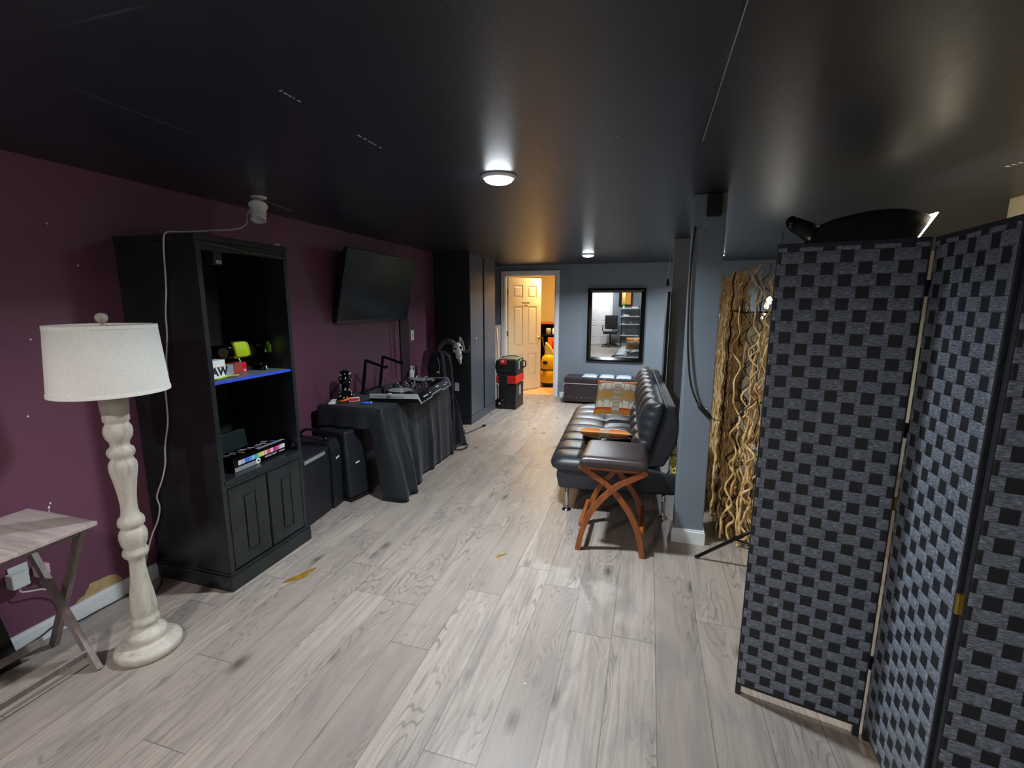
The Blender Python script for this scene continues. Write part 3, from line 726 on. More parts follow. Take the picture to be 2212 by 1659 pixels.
MB().box((.15, 0, TH-.036), (.03, .56, .028), None, .002).build('top_rail', 'trayleg', tt)
# chargers plugged into the wall under it
t = thing('outlet_strip', 'white wall outlet plate behind the folding tray table', 'outlet', (XW, 1.20, .36))
MB().bx(0, .006, -.035, .035, -.04, .04, .003).build('plate', 'whiteplastic', t)
t = thing('phone_charger', 'white cube charger with its cable plugged in behind the tray table', 'charger', (XW+.008, 1.18, .345))
MB().bx(0, .05, -.03, .03, -.03, .035, .006).build('charger_body', 'whiteplastic', t)
MB().tube([(.03, .0, -.03), (.032, .0, -.055), (.035, .03, -.07), (.03, .075, -.09), (.02, .11, -.13), (.02, .14, -.175), (.02, .145, -.24)], .0035, 6, 5).build('charge_cable', 'cord', t)
t = thing('phone_charger', 'pale pink cube charger plugged in behind the tray table', 'charger', (XW+.008, 1.268, .342))
MB().bx(0, .035, -.024, .024, -.024, .026, .005).build('charger_body', 'pink', t)
MB().cyl((.02, .004, -.03), (.02, .02, -.075), .005, seg=8).build('plug_end', 'cord', t)
t = thing('dark_stand', 'black tapered stand at the left edge behind the tray table', 'stand', (XW+.05, 1.04, 0))
MB().prism([(-.04, -.12, 0), (-.04, .075, 0), (-.04, .03, .32), (-.04, -.12, .32)], (.08, 0, 0)).build('stand_leg', 'black', t)

# ================================================================== WALL TELEVISION
tv = thing('television', 'large black wall television tilted down above the table', 'television', (XW, 4.06, 1.70), 0)
tilt = Matrix.Translation((.115, 0, 0)) @ Matrix.Rotation(R(13.5), 4, 'Y')
def Tb(mb, lo, hi, bev=.004):
    c = Vector([(a+b)/2 for a, b in zip(lo, hi)]); mb.box(tilt @ c, [b-a for a, b in zip(lo, hi)], tilt.to_3x3(), bev); return mb
Tb(MB(), (-.02, -.615, -.325), (.018, .615, .325), .006).build('housing', 'black', tv)
Tb(MB(), (.0178, -.600, -.300), (.0195, .600, .312), .0005).build('screen', 'screen', tv)
Tb(MB(), (-.04, -.30, -.16), (-.02, .30, .05), .006).build('rear_bulge', 'blackmatte', tv)
MB().bx(.003, .012, -.25, .25, -.15, .15).bx(.01, .075, -.2, -.17, -.03, .03).bx(.01, .075, .17, .2, -.03, .03).build('wall_bracket', 'blackmetal', tv)
for (yy_, lab_) in ((4.39, 'left'), (4.47, 'right')):
    tag(MB().tube([(XW+.03, yy_, 1.40), (XW+.012, yy_, 1.30), (XW+.012, yy_+.004, 1.05), (XW+.014, yy_-.004, .80), (XW+.03, yy_, .755)], .0035 if yy_ > 4.43 else .0022, 6, 4).build('hanging_cable', 'blackcord'),
        ('thinner' if yy_ < 4.43 else 'thicker')+' black cable hanging down the wall below the television', 'cable')

# ================================================================== CLOTH-COVERED TABLE
ta = thing('folding_table', 'folding table hidden under a black cloth', 'table', (-2.245, 3.69, 0), R(-1.0))
MB().bx(-.28, .28, -.59, .59, .715, .742, .004).build('tabletop', 'toolgrey', ta)
for sx_ in (-1, 1):
    for sy_ in (-1, 1): MB().cyl((sx_*.25, sy_*.38, 0), (sx_*.25, sy_*.38, .715), .013, seg=10).build('leg', 'blackmetal', ta)
tc = thing('tablecloth', 'black cloth draped over the table with long folds to the floor', 'tablecloth', (-2.245, 3.69, 0), R(-1.0))
def cloth():
    mb = MB(); hx, hy, ht = .29, .605, .7455
    per = []      # perimeter points (x,y), normal, side tag, s
    def seg_(p, q, n, tg, k):
        for i in range(k): per.append((p[0]+(q[0]-p[0])*i/k, p[1]+(q[1]-p[1])*i/k, n, tg, i/k))
    seg_((-hx, -hy), (hx, -hy), (0, -1), 'near', 22)
    for i in range(6):
        a = -PI/2+PI/2*i/6; per.append((hx, -hy, (math.cos(a), math.sin(a)), 'corner', i/6))
    seg_((hx, -hy), (hx, hy), (1, 0), 'front', 64)
    for i in range(6):
        a = PI/2*i/6; per.append((hx, hy, (math.cos(a), math.sin(a)), 'fcorner', i/6))
    seg_((hx, hy), (-hx, hy), (0, 1), 'far', 14)
    seg_((-hx, hy), (-hx, -hy), (-1, 0), 'back', 20)
    NV = 16; n = len(per); V = []
    for i, (x, y, nn, tg, s_) in enumerate(per):
        col = []
        for j in range(NV+1):
            v = j/NV; drop = .735
            if tg == 'near': drop = .17+.565*min(1, max(0, (s_-.84)/.16))
            if tg == 'back': drop = .25
            if tg == 'far': drop = .735-.3*s_
            bulge = 0; z = ht-drop*v; off = .012*min(1, v*8)
            if tg == 'front':
                A = min(1, v*1.6); fold = .5+.5*math.sin(s_*2*PI*5.6+2.0*math.sin(s_*7.3)+.3); fold = fold**1.8+.25*(.5+.5*math.sin(s_*2*PI*13+1))
                env = (.35+.65*math.sin(s_*PI*1.6+.5)**2)*(1 if s_ < .62 else max(.12, 1-(s_-.62)*5))
                off += A*(.012+.052*fold*env); bulge = .15*v**1.1*max(0, 1-s_/.42)**.7
            elif tg == 'corner': off += .01; bulge = .15*v**1.1*math.sin(PI/2*min(1, s_*1.3))
            elif tg == 'near': off += .012*v*math.sin(s_*21)
            elif tg == 'fcorner': off += .035*v
            elif tg == 'far': off += .012*v*math.sin(s_*17)
            else: off = .004
            col.append(mb.bm.verts.new((x+nn[0]*off+bulge, y+nn[1]*off, z+.002*math.sin(x*30+y*17))))
        V.append(col)
    for i in range(n):
        for j in range(NV): mb._f([V[i][j], V[(i+1) % n][j], V[(i+1) % n][j+1], V[i][j+1]])
    mb._f([c[0] for c in V], False)
    return mb
o = cloth().build('cloth_sheet', 'cloth', tc)
sol = o.modifiers.new('thickness', 'SOLIDIFY'); sol.thickness = .0025; sol.offset = 1
TZ = .7485
# DJ controller
dj = thing('dj_controller', 'silver and black two-deck mixing controller on the black cloth', 'audio controller', (-2.04, 3.735, TZ), R(8.0))
W2, D2 = .435, .205
mb = MB(); mb.prism([(-D2, -W2, .014), (D2+.028, -W2, .004), (D2-.006, -W2, .076), (-D2, -W2, .068)], (0, 2*W2, 0)); mb.build('chassis', 'blackgloss', dj)
for sg in (-1, 1):
    MB().prism([(-D2-.003, sg*W2, .034), (D2+.004, sg*W2, .040), (D2+.030, sg*W2, .0), (D2+.036, sg*W2, .004), (D2-.0, sg*W2, .080), (-D2-.003, sg*W2, .073)], (0, sg*.006, 0)).build('side_trim', 'silver', dj)
mb = MB().tube([(D2+.03, -W2, .006), (D2+.03, -W2*.4, .006), (D2+.024, -W2*.30, .022), (D2+.024, W2*.30, .022), (D2+.03, W2*.4, .006), (D2+.03, W2, .006)], .0035, 6); mb.build('front_trim', 'silver', dj)
for sy_ in (-.32, -.29, -.26, -.23, .26, .29): MB().cyl((D2+.0, sy_, .040), (D2+.019, sy_, .036), .006, seg=10).build('front_knob', 'silver', dj)
MB().bx(D2+.0, D2+.009, .04, .10, .052, .062).build('badge', 'paper', dj)
MB().bx(D2+.0, D2+.014, -.17, -.14, .038, .046).build('badge', 'paper', dj)
MB().bx(D2+.0, D2+.013, .33, .37, .040, .048).build('badge', 'paper', dj)
for sg in (-1, 1):
    pl = MB().lathe([(.118, 0), (.118, .010), (.112, .016), (.105, .017)], 40, Matrix.Translation((-.005, sg*.29, .066))).build('jog_wheel', 'blackmetal', dj)
    MB().lathe([(.1, .017), (.1, .0185), (.085, .0185), (.083, .0175), (.03, .0178), (.022, .0185), (.02, .024), (0, .024)], 32, Matrix.Translation((-.005, sg*.29, .066))).build('wheel_top', 'silver', pl)
    mb = MB()
    for r_ in range(2):
        for c_ in range(4): mb.bx(.125+.026*r_, .145+.026*r_, sg*.30-.06+.032*c_, sg*.30-.036+.032*c_, .0635, .070, .002)
    mb.build('pad_buttons', 'silver', dj)
    MB().bx(-.17, .10, sg*.455-.002, sg*.455+.002, .0655, .0675).build('pitch_slot', 'silver', dj)
    MB().bx(-.04, -.01, sg*.455-.012, sg*.455+.012, .067, .085, .003).build('pitch_fader', 'silver', dj)
for i in range(4):
    for j in range(4):
        MB().lathe([(.009, 0), (.008, .018), (.006, .02)], 12, Matrix.Translation((-.16+.045*j, -.12+.08*i, .0655))).build('knob', 'blackgloss' if (i+j) % 2 else 'chrome', dj)
for i in range(4): MB().bx(.06, .085, -.125+.08*i, -.11+.08*i, .065, .084, .003).build('fader', 'chrome', dj)
MB().bx(.12, .135, -.012, .012, .063, .082, .003).build('crossfader', 'chrome', dj)
mb = MB()
for (px_, py_) in ((.04, -.36), (-.02, -.26), (-.09, .33), (.05, .21)): mb.cyl((px_, py_, .085), (px_+.02, py_+.02, .115), .006, seg=8)
mb.build('needle_arm', 'chrome', dj)
for px_, py_ in ((-.16, -.40), (-.16, .40), (.14, -.40), (.14, .40)): MB().cyl((px_, py_, 0), (px_, py_, .014), .015, seg=12).build('rubber_foot', 'blackmatte', dj)
# laptop stand
ls = thing('laptop_stand', 'empty black metal laptop stand behind the controller', 'laptop stand', (-2.40, 3.74, TZ), R(4))
for sg, nm in ((-1, 'near'), (1, 'far')):
    MB().tube([(-.07, sg*.16, .0), (-.02, sg*.16, .31)], .012, 4, flat=(1, .7, (1, 0, 0))).build('upright', 'blackmetal', ls)
    MB().tube([(-.025, sg*.16, .305), (.17, sg*.16, .245), (.195, sg*.16, .265)], .010, 4, flat=(1, .9, (0, 0, 1))).build('arm', 'blackmetal', ls)
MB().tube([(-.068, -.16, .02), (-.068, .16, .02)], .009, 4, flat=(1, .6, (1, 0, 0))).build('cross_bar', 'blackmetal', ls)
for sg in (-1, 1): MB().bx(-.09, .06, sg*.16-.012, sg*.16+.012, 0, .008, .002).build('foot_plate', 'blackmetal', ls)
# bust
bu = thing('bust_sculpture', 'black bust sculpture speckled with shiny white dots', 'sculpture', (-2.455, 3.33, TZ), R(-60))
def lump(prof_, amp, seed):
    mb = MB(); n = 26; segs = 24
    def fn(u, v):
        k = v*(len(prof_)-1); i = min(int(k), len(prof_)-2); f_ = k-i
        r_ = prof_[i][0]*(1-f_)+prof_[i+1][0]*f_; z_ = prof_[i][1]*(1-f_)+prof_[i+1][1]*f_
        off_ = (prof_[i][2]*(1-f_)+prof_[i+1][2]*f_) if len(prof_[0]) > 2 else 0
        a = 2*PI*u; d = mnoise.noise(Vector((math.cos(a)*2+seed, math.sin(a)*2, z_*14)))*amp
        return ((r_+d*(r_ > .01))*math.cos(a)+off_, (r_*.85+d*(r_ > .01))*math.sin(a), z_)
    mb.grid(fn, segs, n, True); return mb
bp = [(.0, 0, 0), (.075, 0, 0), (.08, .02, 0), (.065, .05, 0), (.035, .075, .0), (.03, .10, .005), (.042, .115, .015), (.056, .14, .018), (.062, .18, .01), (.058, .215, .0), (.035, .24, -.005), (0, .25, -.005)]
lump(bp, .012, 3).build('bust_body', 'blackgloss', bu)
MB().ball((.075, 0, .155), (.014, .010, .016), 10, 6).build('nose', 'blackgloss', bu)
mb = MB(); rnd = random.Random(5)
for i in range(34):
    z_ = rnd.uniform(.02, .23); a = rnd.uniform(-1.9, 1.9)
    for k in range(len(bp)-1):
        if bp[k][1] <= z_ <= bp[k+1][1] and bp[k+1][1] > bp[k][1]:
            f_ = (z_-bp[k][1])/(bp[k+1][1]-bp[k][1]); r_ = bp[k][0]*(1-f_)+bp[k+1][0]*f_; of = bp[k][2]*(1-f_)+bp[k+1][2]*f_
            mb.ball(((r_+.002)*math.cos(a)+of, (r_*.85+.002)*math.sin(a), z_), rnd.uniform(.003, .0065), 8, 5)
mb.build('mirror_dots', 'paper', bu)
# small things on the cloth
t = thing('key_tag', 'white and orange tagged keys at the wall end of the black cloth', 'keys', (-2.46, 3.16, TZ), .3)
MB().box((0, -.01, .012), (.035, .11, .006), Matrix.Rotation(.15, 4, 'X'), .002).build('white_tag', 'paper', t)
MB().box((.015, -.02, .004), (.03, .09, .004), RZ(.25), .002).build('white_tag', 'paper', t)
MB().ball((.0, -.075, .010), (.012, .012, .010), 10, 6).build('pink_bead', 'pink', t)
t = thing('orange_clip', 'orange curled strap beside the white tags on the black cloth', 'strap', (-2.375, 3.205, TZ), .3)
MB().tube([(-.03, -.02, .012), (.0, -.03, .02), (.03, -.01, .03), (.03, .02, .03), (.01, .03, .014), (-.02, .025, .012)], .011, 8, 5).build('strap_loop', 'orange', t)
t = thing('red_box', 'small red and white box on the black cloth beside the bust', 'box', (-2.335, 3.27, TZ), -.75)
MB().bx(-.016, .016, -.042, .042, 0, .032, .002).build('carton', 'paper', t)
MB().bx(.0158, .0165, -.038, .038, .004, .028).build('red_panel', 'red', t)
t = thing('blue_lighter', 'small bright blue lighter lying on the black cloth', 'lighter', (-2.17, 3.20, TZ), -1.0)
MB().cyl((0, -.035, .010), (0, .03, .010), .010, seg=12).build('lighter_body', 'blue', t)
MB().cyl((0, .03, .010), (0, .045, .010), .009, seg=12).build('lighter_cap', plain('light blue plastic', '7aa6ee', .3), t)
t = thing('white_bottle', 'small white bottle standing at the far end of the controller', 'bottle', (-2.31, 4.22, TZ))
MB().lathe([(.022, 0), (.024, .004), (.024, .115), (.018, .135), (.010, .142), (.010, .155)], 18).build('bottle_body', 'paper', t)
MB().lathe([(.014, .15), (.014, .175), (.009, .18)], 14).tube([(0, 0, .172), (.02, 0, .178), (.032, 0, .165), (.034, 0, .10)], .003, 6, 3).build('pump_cap', 'whiteplastic', t)

# ================================================================== BLACK CASES UNDER / BESIDE THE TABLE
t = thing('speaker_case', 'black vinyl speaker box with a silver bar, beside the bookcase', 'speaker', (-2.25, 2.56, 0), R(6))
MB().bx(-.36, .02, -.06, .26, 0, .50, .014).build('cabinet', 'vinyl', t)
MB().bx(.021, .026, -.045, .20, .455, .482, .002).build('silver_bar', 'silver', t)
mb = MB().prism([(-.36, .27, 0), (.028, .27, 0), (.03, .27, .46), (.0, .27, .525), (-.36, .27, .53)], (0, .13, 0)); mb.build('side_compartment', 'vinyl', t)
MB().tube([(.0, .285, .49), (-.02, .285, .55), (-.10, .30, .60), (-.2, .33, .60), (-.28, .37, .56), (-.30, .38, .52)], .011, 8, 5).build('carry_handle', 'blackgloss', t)
MB().box((.031, .35, .385), (.003, .045, .012), Matrix.Rotation(.2, 4, 'X'), .001).build('logo_plate', 'paper', t)
MB().box((-.12, .05, .504), (.02, .07, .006), RZ(.5), .002).build('top_latch', 'silver', t)
t = thing('speaker_case', 'tapered black loudspeaker standing under the end of the cloth table', 'speaker', (-2.245, 3.09, 0), R(-12))
MB().prism([(-.30, -.135, 0), (.08, -.115, 0), (.08, .115, 0), (-.30, .135, 0)], (0, 0, .02)).build('base_skid', 'blackmatte', t)
mb = MB(); A = [(-.28, -.12), (.07, -.11), (.07, .11), (-.28, .12)]
B = [(-.26, -.115), (.03, -.10), (.03, .10), (-.26, .115)]
lo = [mb.bm.verts.new((x, y, .02)) for x, y in A]; hi = [mb.bm.verts.new((x, y, .565)) for x, y in B]
mb._f(lo[::-1], False); mb._f(hi, False)
for k in range(4): mb._f([lo[k], lo[(k+1) % 4], hi[(k+1) % 4], hi[k]], False)
o = mb.build('cabinet', 'vinyl', t); bv = o.modifiers.new('bevel', 'BEVEL'); bv.width = .02; bv.segments = 3
MB().box((.057, -.01, .30), (.003, .04, .011), Matrix.Rotation(.15, 4, 'X'), .001).build('logo_plate', 'paper', t)

# ================================================================== RAM SKULL AND BLACK BUNDLE
sk = thing('ram_skull', 'white ram skull with curled brown horns on the closet side', 'animal skull', (-2.27, 5.34, .985), rot=(0, R(-9), R(24)))
sk.scale = (.84, .84, .84)
def skull():
    mb = MB()
    st = [(.115, .030, .030), (.095, .050, .045), (.06, .060, .050), (.03, .064, .05), (.0, .055, .048), (-.04, .047, .045), (-.08, .042, .042), (-.12, .034, .036), (-.16, .024, .026), (-.20, .014, .016), (-.215, .004, .006)]
    def fn(u, v):
        k = v*(len(st)-1); i = min(int(k), len(st)-2); f_ = k-i
        z_, a_, b_ = [st[i][q]*(1-f_)+st[i+1][q]*f_ for q in range(3)]
        a = 2*PI*u
        x = a_*math.cos(a); y = b_*math.sin(a)-.02*(z_ < 0)*abs(z_)*3
        for sx_ in (-1, 1):     # eye sockets pressed in
            d = math.hypot(x-sx_*.047, (z_-.03)*1.0)
            if d < .028 and math.sin(a) < .5: y += (1-d/.028)*.05; x -= sx_*(1-d/.028)*.018
        x += .002*math.sin(z_*90)
        return (x, y, z_)
    mb.grid(fn, 36, 34, True)
    for sx_ in (-1, 1):        # brow rims, cheek plates, jaw edge
        mb.tube([(sx_*(.047+.024*math.cos(a*PI/5)), -.018-.014*abs(math.sin(a*PI/5)), .03+.026*math.sin(a*PI/5)) for a in range(11)], .006, 6)
        mb.ball((sx_*.062, .0, .0), (.012, .03, .03), 10, 6)
        mb.ball((sx_*.035, .0, -.085), (.014, .03, .045), 10, 6)
    return mb
s_ = skull().build('skull_bone', 'bone', sk)
MB().ball((-.046, -.022, .03), (.017, .012, .018), 12, 8).ball((.046, -.022, .03), (.017, .012, .018), 12, 8).ball((0, -.045, -.165), (.008, .008, .03), 10, 6).build('eye_sockets', 'blackmatte', s_)
M['horn'] = plain('ridged brown horn', '5f5550', .6, var=.3, scale=60, bump=.8, bscale=90)
M['horntip'] = plain('pale horn', '9a9490', .5, var=.2, scale=60, bump=.6, bscale=90)
MB().tube([(-.03, .0, .09), (-.07, .01, .13), (-.14, .04, .15), (-.22, .06, .12), (-.275, .06, .04), (-.29, .04, -.05), (-.265, .0, -.10), (-.20, -.04, -.105)], [.036, .038, .038, .035, .030, .024, .018, .009], 14, 6).build('horn', 'horn', sk)
MB().tube([(.03, .0, .09), (.045, .02, .14), (.055, .07, .16), (.075, .10, .11), (.085, .09, .03), (.085, .04, -.02), (.10, -.01, -.04), (.15, -.04, -.03), (.185, -.05, .04)], [.030, .030, .028, .026, .024, .021, .018, .014, .007], 14, 6).build('horn', 'horn', sk)
t = thing('cloth_bundle', 'black garments hanging in a bundle below the ram skull behind the table', 'clothing', (-2.36, 5.02, 0))
gp = [(.0, 0), (.12, 0), (.13, .05), (.10, .2), (.12, .4), (.14, .55), (.13, .7), (.12, .85), (.10, .95), (.04, 1.0), (0, 1.0)]
def gfn(u, v):
    k = v*(len(gp)-1); i = min(int(k), len(gp)-2); f_ = k-i
    r_ = gp[i][0]*(1-f_)+gp[i+1][0]*f_; z_ = gp[i][1]*(1-f_)+gp[i+1][1]*f_; a = 2*PI*u
    r_ *= 1+.28*mnoise.noise(Vector((math.cos(a)*1.7, math.sin(a)*1.7, z_*3)))+.12*math.sin(a*7+z_*3)
    return (r_*math.cos(a)*1.05, r_*math.sin(a), z_)
mb = MB(); mb.grid(gfn, 60, 40, True); mb.build('garments', 'garment', t)
MB().tube([(.02, -.13, .95), (.05, -.15, .88), (.055, -.155, .80), (.05, -.15, .74)], .004, 6, 4).build('blue_lanyard', plain('light blue strap', '4f86a8', .5), t)
MB().ball((.035, -.15, .77), (.018, .012, .012), 10, 6).build('pale_tag', 'paper', t)
t = thing('cloth_pile', 'black cloth lying on the floor at the far end of the draped table', 'clothing', (-2.04, 4.66, 0))
def pfn(u, v):
    a = 2*PI*u; r_ = .15*(1-v)**.6; z_ = .52*v**1.3*(1+.15*math.sin(a*3))
    r_ *= 1+.2*math.sin(a*5+2)+.1*math.sin(a*9)
    return (r_*math.cos(a)*.8, r_*math.sin(a), z_+.001)
mb = MB(); mb.grid(pfn, 48, 20, True); mb.build('garments', 'garment', t)
mb = MB()
rnd = random.Random(11); pts = []
for i in range(26):
    a = i*.95; r_ = .06+.03*rnd.random(); pts.append((-1.90+r_*math.cos(a)*.8, 4.52+r_*1.4*math.sin(a), .005+.004*(i % 4)+.008*rnd.random()))
tag(MB().tube(pts, .004, 6, 5).build('cord_coil', 'blackcord'), 'tangled coil of black cord on the floor at the cloth table end', 'cord')
t = thing('extension_cord', 'black cord with a plug trailing on the floor in front of the closet', 'cord')
MB().tube([(-2.14, 5.22, .006), (-2.11, 5.12, .006), (-2.07, 5.07, .006), (-2.03, 5.18, .006), (-2.01, 5.32, .006), (-1.985, 5.40, .010)], .005, 6, 5).build('cable', 'blackcord', t)
MB().box((-1.972, 5.445, .012), (.03, .05, .022), RZ(-.2), .004).build('plug', 'blackcord', t)

# ================================================================== TOOLBOX STACK
tb = thing('rolling_toolbox', 'tall black rolling toolbox with a red band by the closet', 'toolbox', (-1.995, 6.70, 0))
mb = MB().prism([(-.145, -.21, .03), (.145, -.21, .03), (.15, -.215, .37), (-.15, -.215, .37)], (0, .43, 0)); mb.build('bin', 'toolblack', tb)
MB().bx(-.15, .15, -.215, .225, .0, .035, .006).build('base_skid', 'toolblack', tb)
MB().bx(-.154, .154, -.222, .23, .385, .505, .01).build('red_band', 'red', tb)
MB().bx(-.10, .02, -.235, -.22, .34, .52, .01).build('front_latch', 'toolblack', tb)
MB().bx(-.15, .15, -.22, .228, .505, .53, .01).build('band_rim', 'toolblack', tb)
MB().bx(.151, .156, -.02, .02, .20, .34, .003).build('sticker', 'paper', tb)
MB().bx(.151, .155, -.15, -.09, .20, .32, .003).build('side_grip', plain('grey rubber', '55524c', .6), tb)
for yy_ in (-.18, .18):
    wh = MB().lathe([(.0, -.018), (.03, -.02), (.075, -.02), (.08, -.012), (.08, .012), (.075, .02), (.03, .02), (0, .018)], 26, Matrix.Translation((-.10, yy_*1.15, .08)) @ Matrix.Rotation(PI/2, 4, 'X')).build('wheel', 'blackgloss', tb)
    MB().lathe([(.02, -.023), (.02, .023)], 14, Matrix.Translation((-.10, yy_*1.15, .08)) @ Matrix.Rotation(PI/2, 4, 'X')).build('hub', 'silver', wh)
MB().tube([(-.12, -.228, .16), (-.12, -.232, .28), (-.12, -.232, .38)], .008, 8, 3).build('pull_handle', 'silver', tb)
tk = thing('tool_case', 'black tool case with a red latch, topmost of the toolbox stack', 'toolbox', (-1.995, 6.70, .53))
MB().bx(-.165, .155, -.205, .215, 0, .20, .02).build('case_body', 'toolblack', tk)
MB().bx(-.12, .150, -.195, .205, .20, .228, .012).build('case_lid', 'toolgrey', tk)
MB().bx(-.10, .0, -.218, -.17, .14, .205, .008).build('red_latch', 'red', tk)
MB().bx(-.07, -.035, -.2195, -.2175, .175, .20, .002).build('latch_badge', 'paper', tk)
MB().bx(.156, .162, -.10, -.05, .06, .18, .003).bx(.156, .166, -.105, -.045, .16, .185, .003).build('side_clip', 'silver', tk)
MB().bx(.155, .163, -.02, .07, .17, .205, .003).build('green_label', 'green', tk)
MB().tube([(.155, .12, .17), (.20, .13, .16), (.205, .14, .09), (.157, .15, .06)], .010, 8, 4).build('side_handle', 'toolblack', tk)
MB().tube([(-.10, -.1, .228), (-.06, -.1, .25), (.04, .0, .255), (.1, .12, .228)], .007, 8, 4).build('top_handle', 'toolblack', tk)
MB().tube([(-.165, -.13, .15), (-.185, -.13, .14), (-.185, -.13, .06), (-.165, -.13, .05)], .009, 8, 2).build('side_handle', 'toolblack', tk)

# leaning boards at the far wall left of the doorway
t = thing('leaning_board', 'pale blue white board leaning against the far wall beside the doorway', 'board', (-2.52, 7.60, 0))
MB().box((0, -.03, .60), (.17, .02, 1.20), Matrix.Rotation(R(-2), 4, 'X'), .002).build('board', 'paper', t)
t = thing('wooden_stick', 'bare wooden stick leaning behind the toolbox stack', 'stick', (-2.33, 7.30, 0))
MB().tube([(0, 0, 0), (-.14, .18, 1.16)], .013, 10).build('stick', 'broom', t)

# ================================================================== STORAGE BENCH AND WALL MIRROR
tr = thing('storage_bench', 'long dark brown leather trunk bench with nailheads under the wall mirror', 'bench', (-.70, 7.37, 0))
MB().bx(-.545, .545, -.20, .20, .035, .325, .008).build('trunk_body', 'darkbrownleather', tr)
MB().bx(-.55, .55, -.205, .205, .33, .415, .016).build('padded_lid', 'darkbrownleather', tr)
MB().bx(-.552, .552, -.208, -.2, .317, .327).build('piping', 'silver', tr)
MB().bx(-.556, -.53, -.21, -.185, .30, .34, .003).build('corner_bracket', 'nickel', tr)
for i in range(17):
    x_ = -.53+i*.066; MB().ball((x_, -.2, .105), (.006, .003, .006), 8, 5).build('nailhead', 'nickel', tr)
for sx_ in (-.5, .5):
    for sy_ in (-.16, .16): MB().cyl((sx_, sy_, 0), (sx_, sy_, .04), .02, .026, 12).build('foot', 'black', tr)
MB().bx(-.60, -.54, -.16, -.04, 0, .012, .004).build('carpet_scrap', 'darkbrownleather', tr)
M['greypack'] = plain('grey plastic pack', 'a7b3bb', .3, var=.12, scale=30)
for i, (x_, lb) in enumerate(((-.86, 'patterned grey folded pack on the trunk bench, nearest the doorway'), (-.595, 'plain grey folded pack in the middle of the trunk bench top'), (-.34, 'plain grey folded pack on the trunk bench, nearest the sofa'))):
    def pk(u, v, x_=x_, sg=1): return None
    t = thing('folded_pack', lb, 'folded cloth', (x_, 7.33, .415), group='grey packs on the trunk bench')
    def top(u, v): return ((u-.5)*.245, (v-.5)*.26, .004+.038*(max(0, 1-abs(2*u-1)**4)**.5)*(max(0, 1-abs(2*v-1)**4)**.5))
    def bot(u, v): return ((u-.5)*.245, (v-.5)*.26, .001)
    MB().slab(top, bot, 14, 14).build('pack', 'greypack', t)
    if i == 0:
        mb = MB(); rr = random.Random(2)
        for q in range(14): mb.ball((rr.uniform(-.1, .1), rr.uniform(-.1, .1), .041), (.008, .012, .002), 6, 4)
        mb.build('print_marks', plain('navy marks', '3a4450', .5), t)
wm = thing('wall_mirror', 'large black framed mirror on the grey far wall', 'mirror', (-.5175, YF, 1.2165), 0)
hwm, hhm = .448, .583
TM = Matrix.Rotation(R(.55), 4, 'X')
TM.translation = Vector((0, -.03, 0))
def ring(name, o_, i_, y0, y1, mat, par):
    mb = MB()
    a = [(-o_[0], -o_[1]), (o_[0], -o_[1]), (o_[0], o_[1]), (-o_[0], o_[1])]; b = [(-i_[0], -i_[1]), (i_[0], -i_[1]), (i_[0], i_[1]), (-i_[0], i_[1])]
    for k in range(4):
        p, q, r_, s2 = a[k], a[(k+1) % 4], b[(k+1) % 4], b[k]
        V = [mb.bm.verts.new(TM @ Vector((x, y, z))) for (x, z), y in ((p, y0), (q, y0), (q, y1[0]), (p, y1[0]), (s2, y1[1]), (r_, y1[1]), (r_, y0), (s2, y0))]
        mb._f([V[0], V[1], V[2], V[3]], False); mb._f([V[3], V[2], V[5], V[4]], False); mb._f([V[4], V[5], V[6], V[7]], False); mb._f([V[7], V[6], V[1], V[0]], False)
    return mb.build(name, mat, par)
ring('outer_frame', (hwm, hhm), (hwm-.03, hhm-.03), .02, (-.012, -.03), 'blackgloss', wm)
ring('inner_frame', (hwm-.03, hhm-.03), (hwm-.068, hhm-.068), .02, (-.024, -.006), 'blackgloss', wm)
mb = MB(); V = [mb.bm.verts.new(TM @ Vector((x, -.003, z))) for x, z in ((-.39, -.525), (.39, -.525), (.39, .525), (-.39, .525))]; W_ = [mb.bm.verts.new(TM @ Vector((x, .004, z))) for x, z in ((-.39, -.525), (.39, -.525), (.39, .525), (-.39, .525))]
mb._f(V, False); mb._f(W_[::-1], False)
for k in range(4): mb._f([V[k], V[(k+1) % 4], W_[(k+1) % 4], W_[k]], False)
mb.build('mirror_glass', 'mirror', wm)

# ================================================================== SOFA
so = thing('futon_sofa', 'black tufted leather futon sofa on chrome legs', 'sofa', (-.62, 3.23, 0), R(2.6))
SL = 2.0     # length along +y from the near end
def tuft(u, v, nu, nv, us=None):
    """0 at seams, 1 mid-pillow"""
    if us:
        k = 0
        while k < len(us)-2 and u > us[k+1]: k += 1
        fu = (u-us[k])/(us[k+1]-us[k])
    else: fu = (u*nu) % 1.0
    fv = (v*nv) % 1.0
    return (max(0, math.sin(PI*fu))**.38)*(max(0, math.sin(PI*min(max(fv, 0), 1)))**.42)
mb = MB()
def seat_xy(u, v):
    a, b = 2*u-1, 2*v-1
    return (.303+.353*a*(1-.09*abs(b)**16), SL/2-.01+SL/2*b*(1-.022*abs(a)**6))
def seat_t(u, v):
    x = u*.66-.02; y = v*SL-.01
    e = (max(0, 1-abs(2*v-1)**26))**.5*(max(0, 1-abs(2*u-1)**7))**.5
    n_ = tuft(u, v, 2, 8, [0, .52, 1.0])
    z = .375+e*(.052+.028*n_)+.004*mnoise.noise(Vector((x*9, y*9, 0)))*e
    return seat_xy(u, v)+(z,)
def seat_b(u, v): return seat_xy(u, v)+(.372-.06*max(0, 1-abs(2*u-1)**6)**.5*max(0, 1-abs(2*v-1)**20)**.5,)
mb.slab(seat_t, seat_b, 64, 176); mb.build('seat_cushion', 'leather', so)
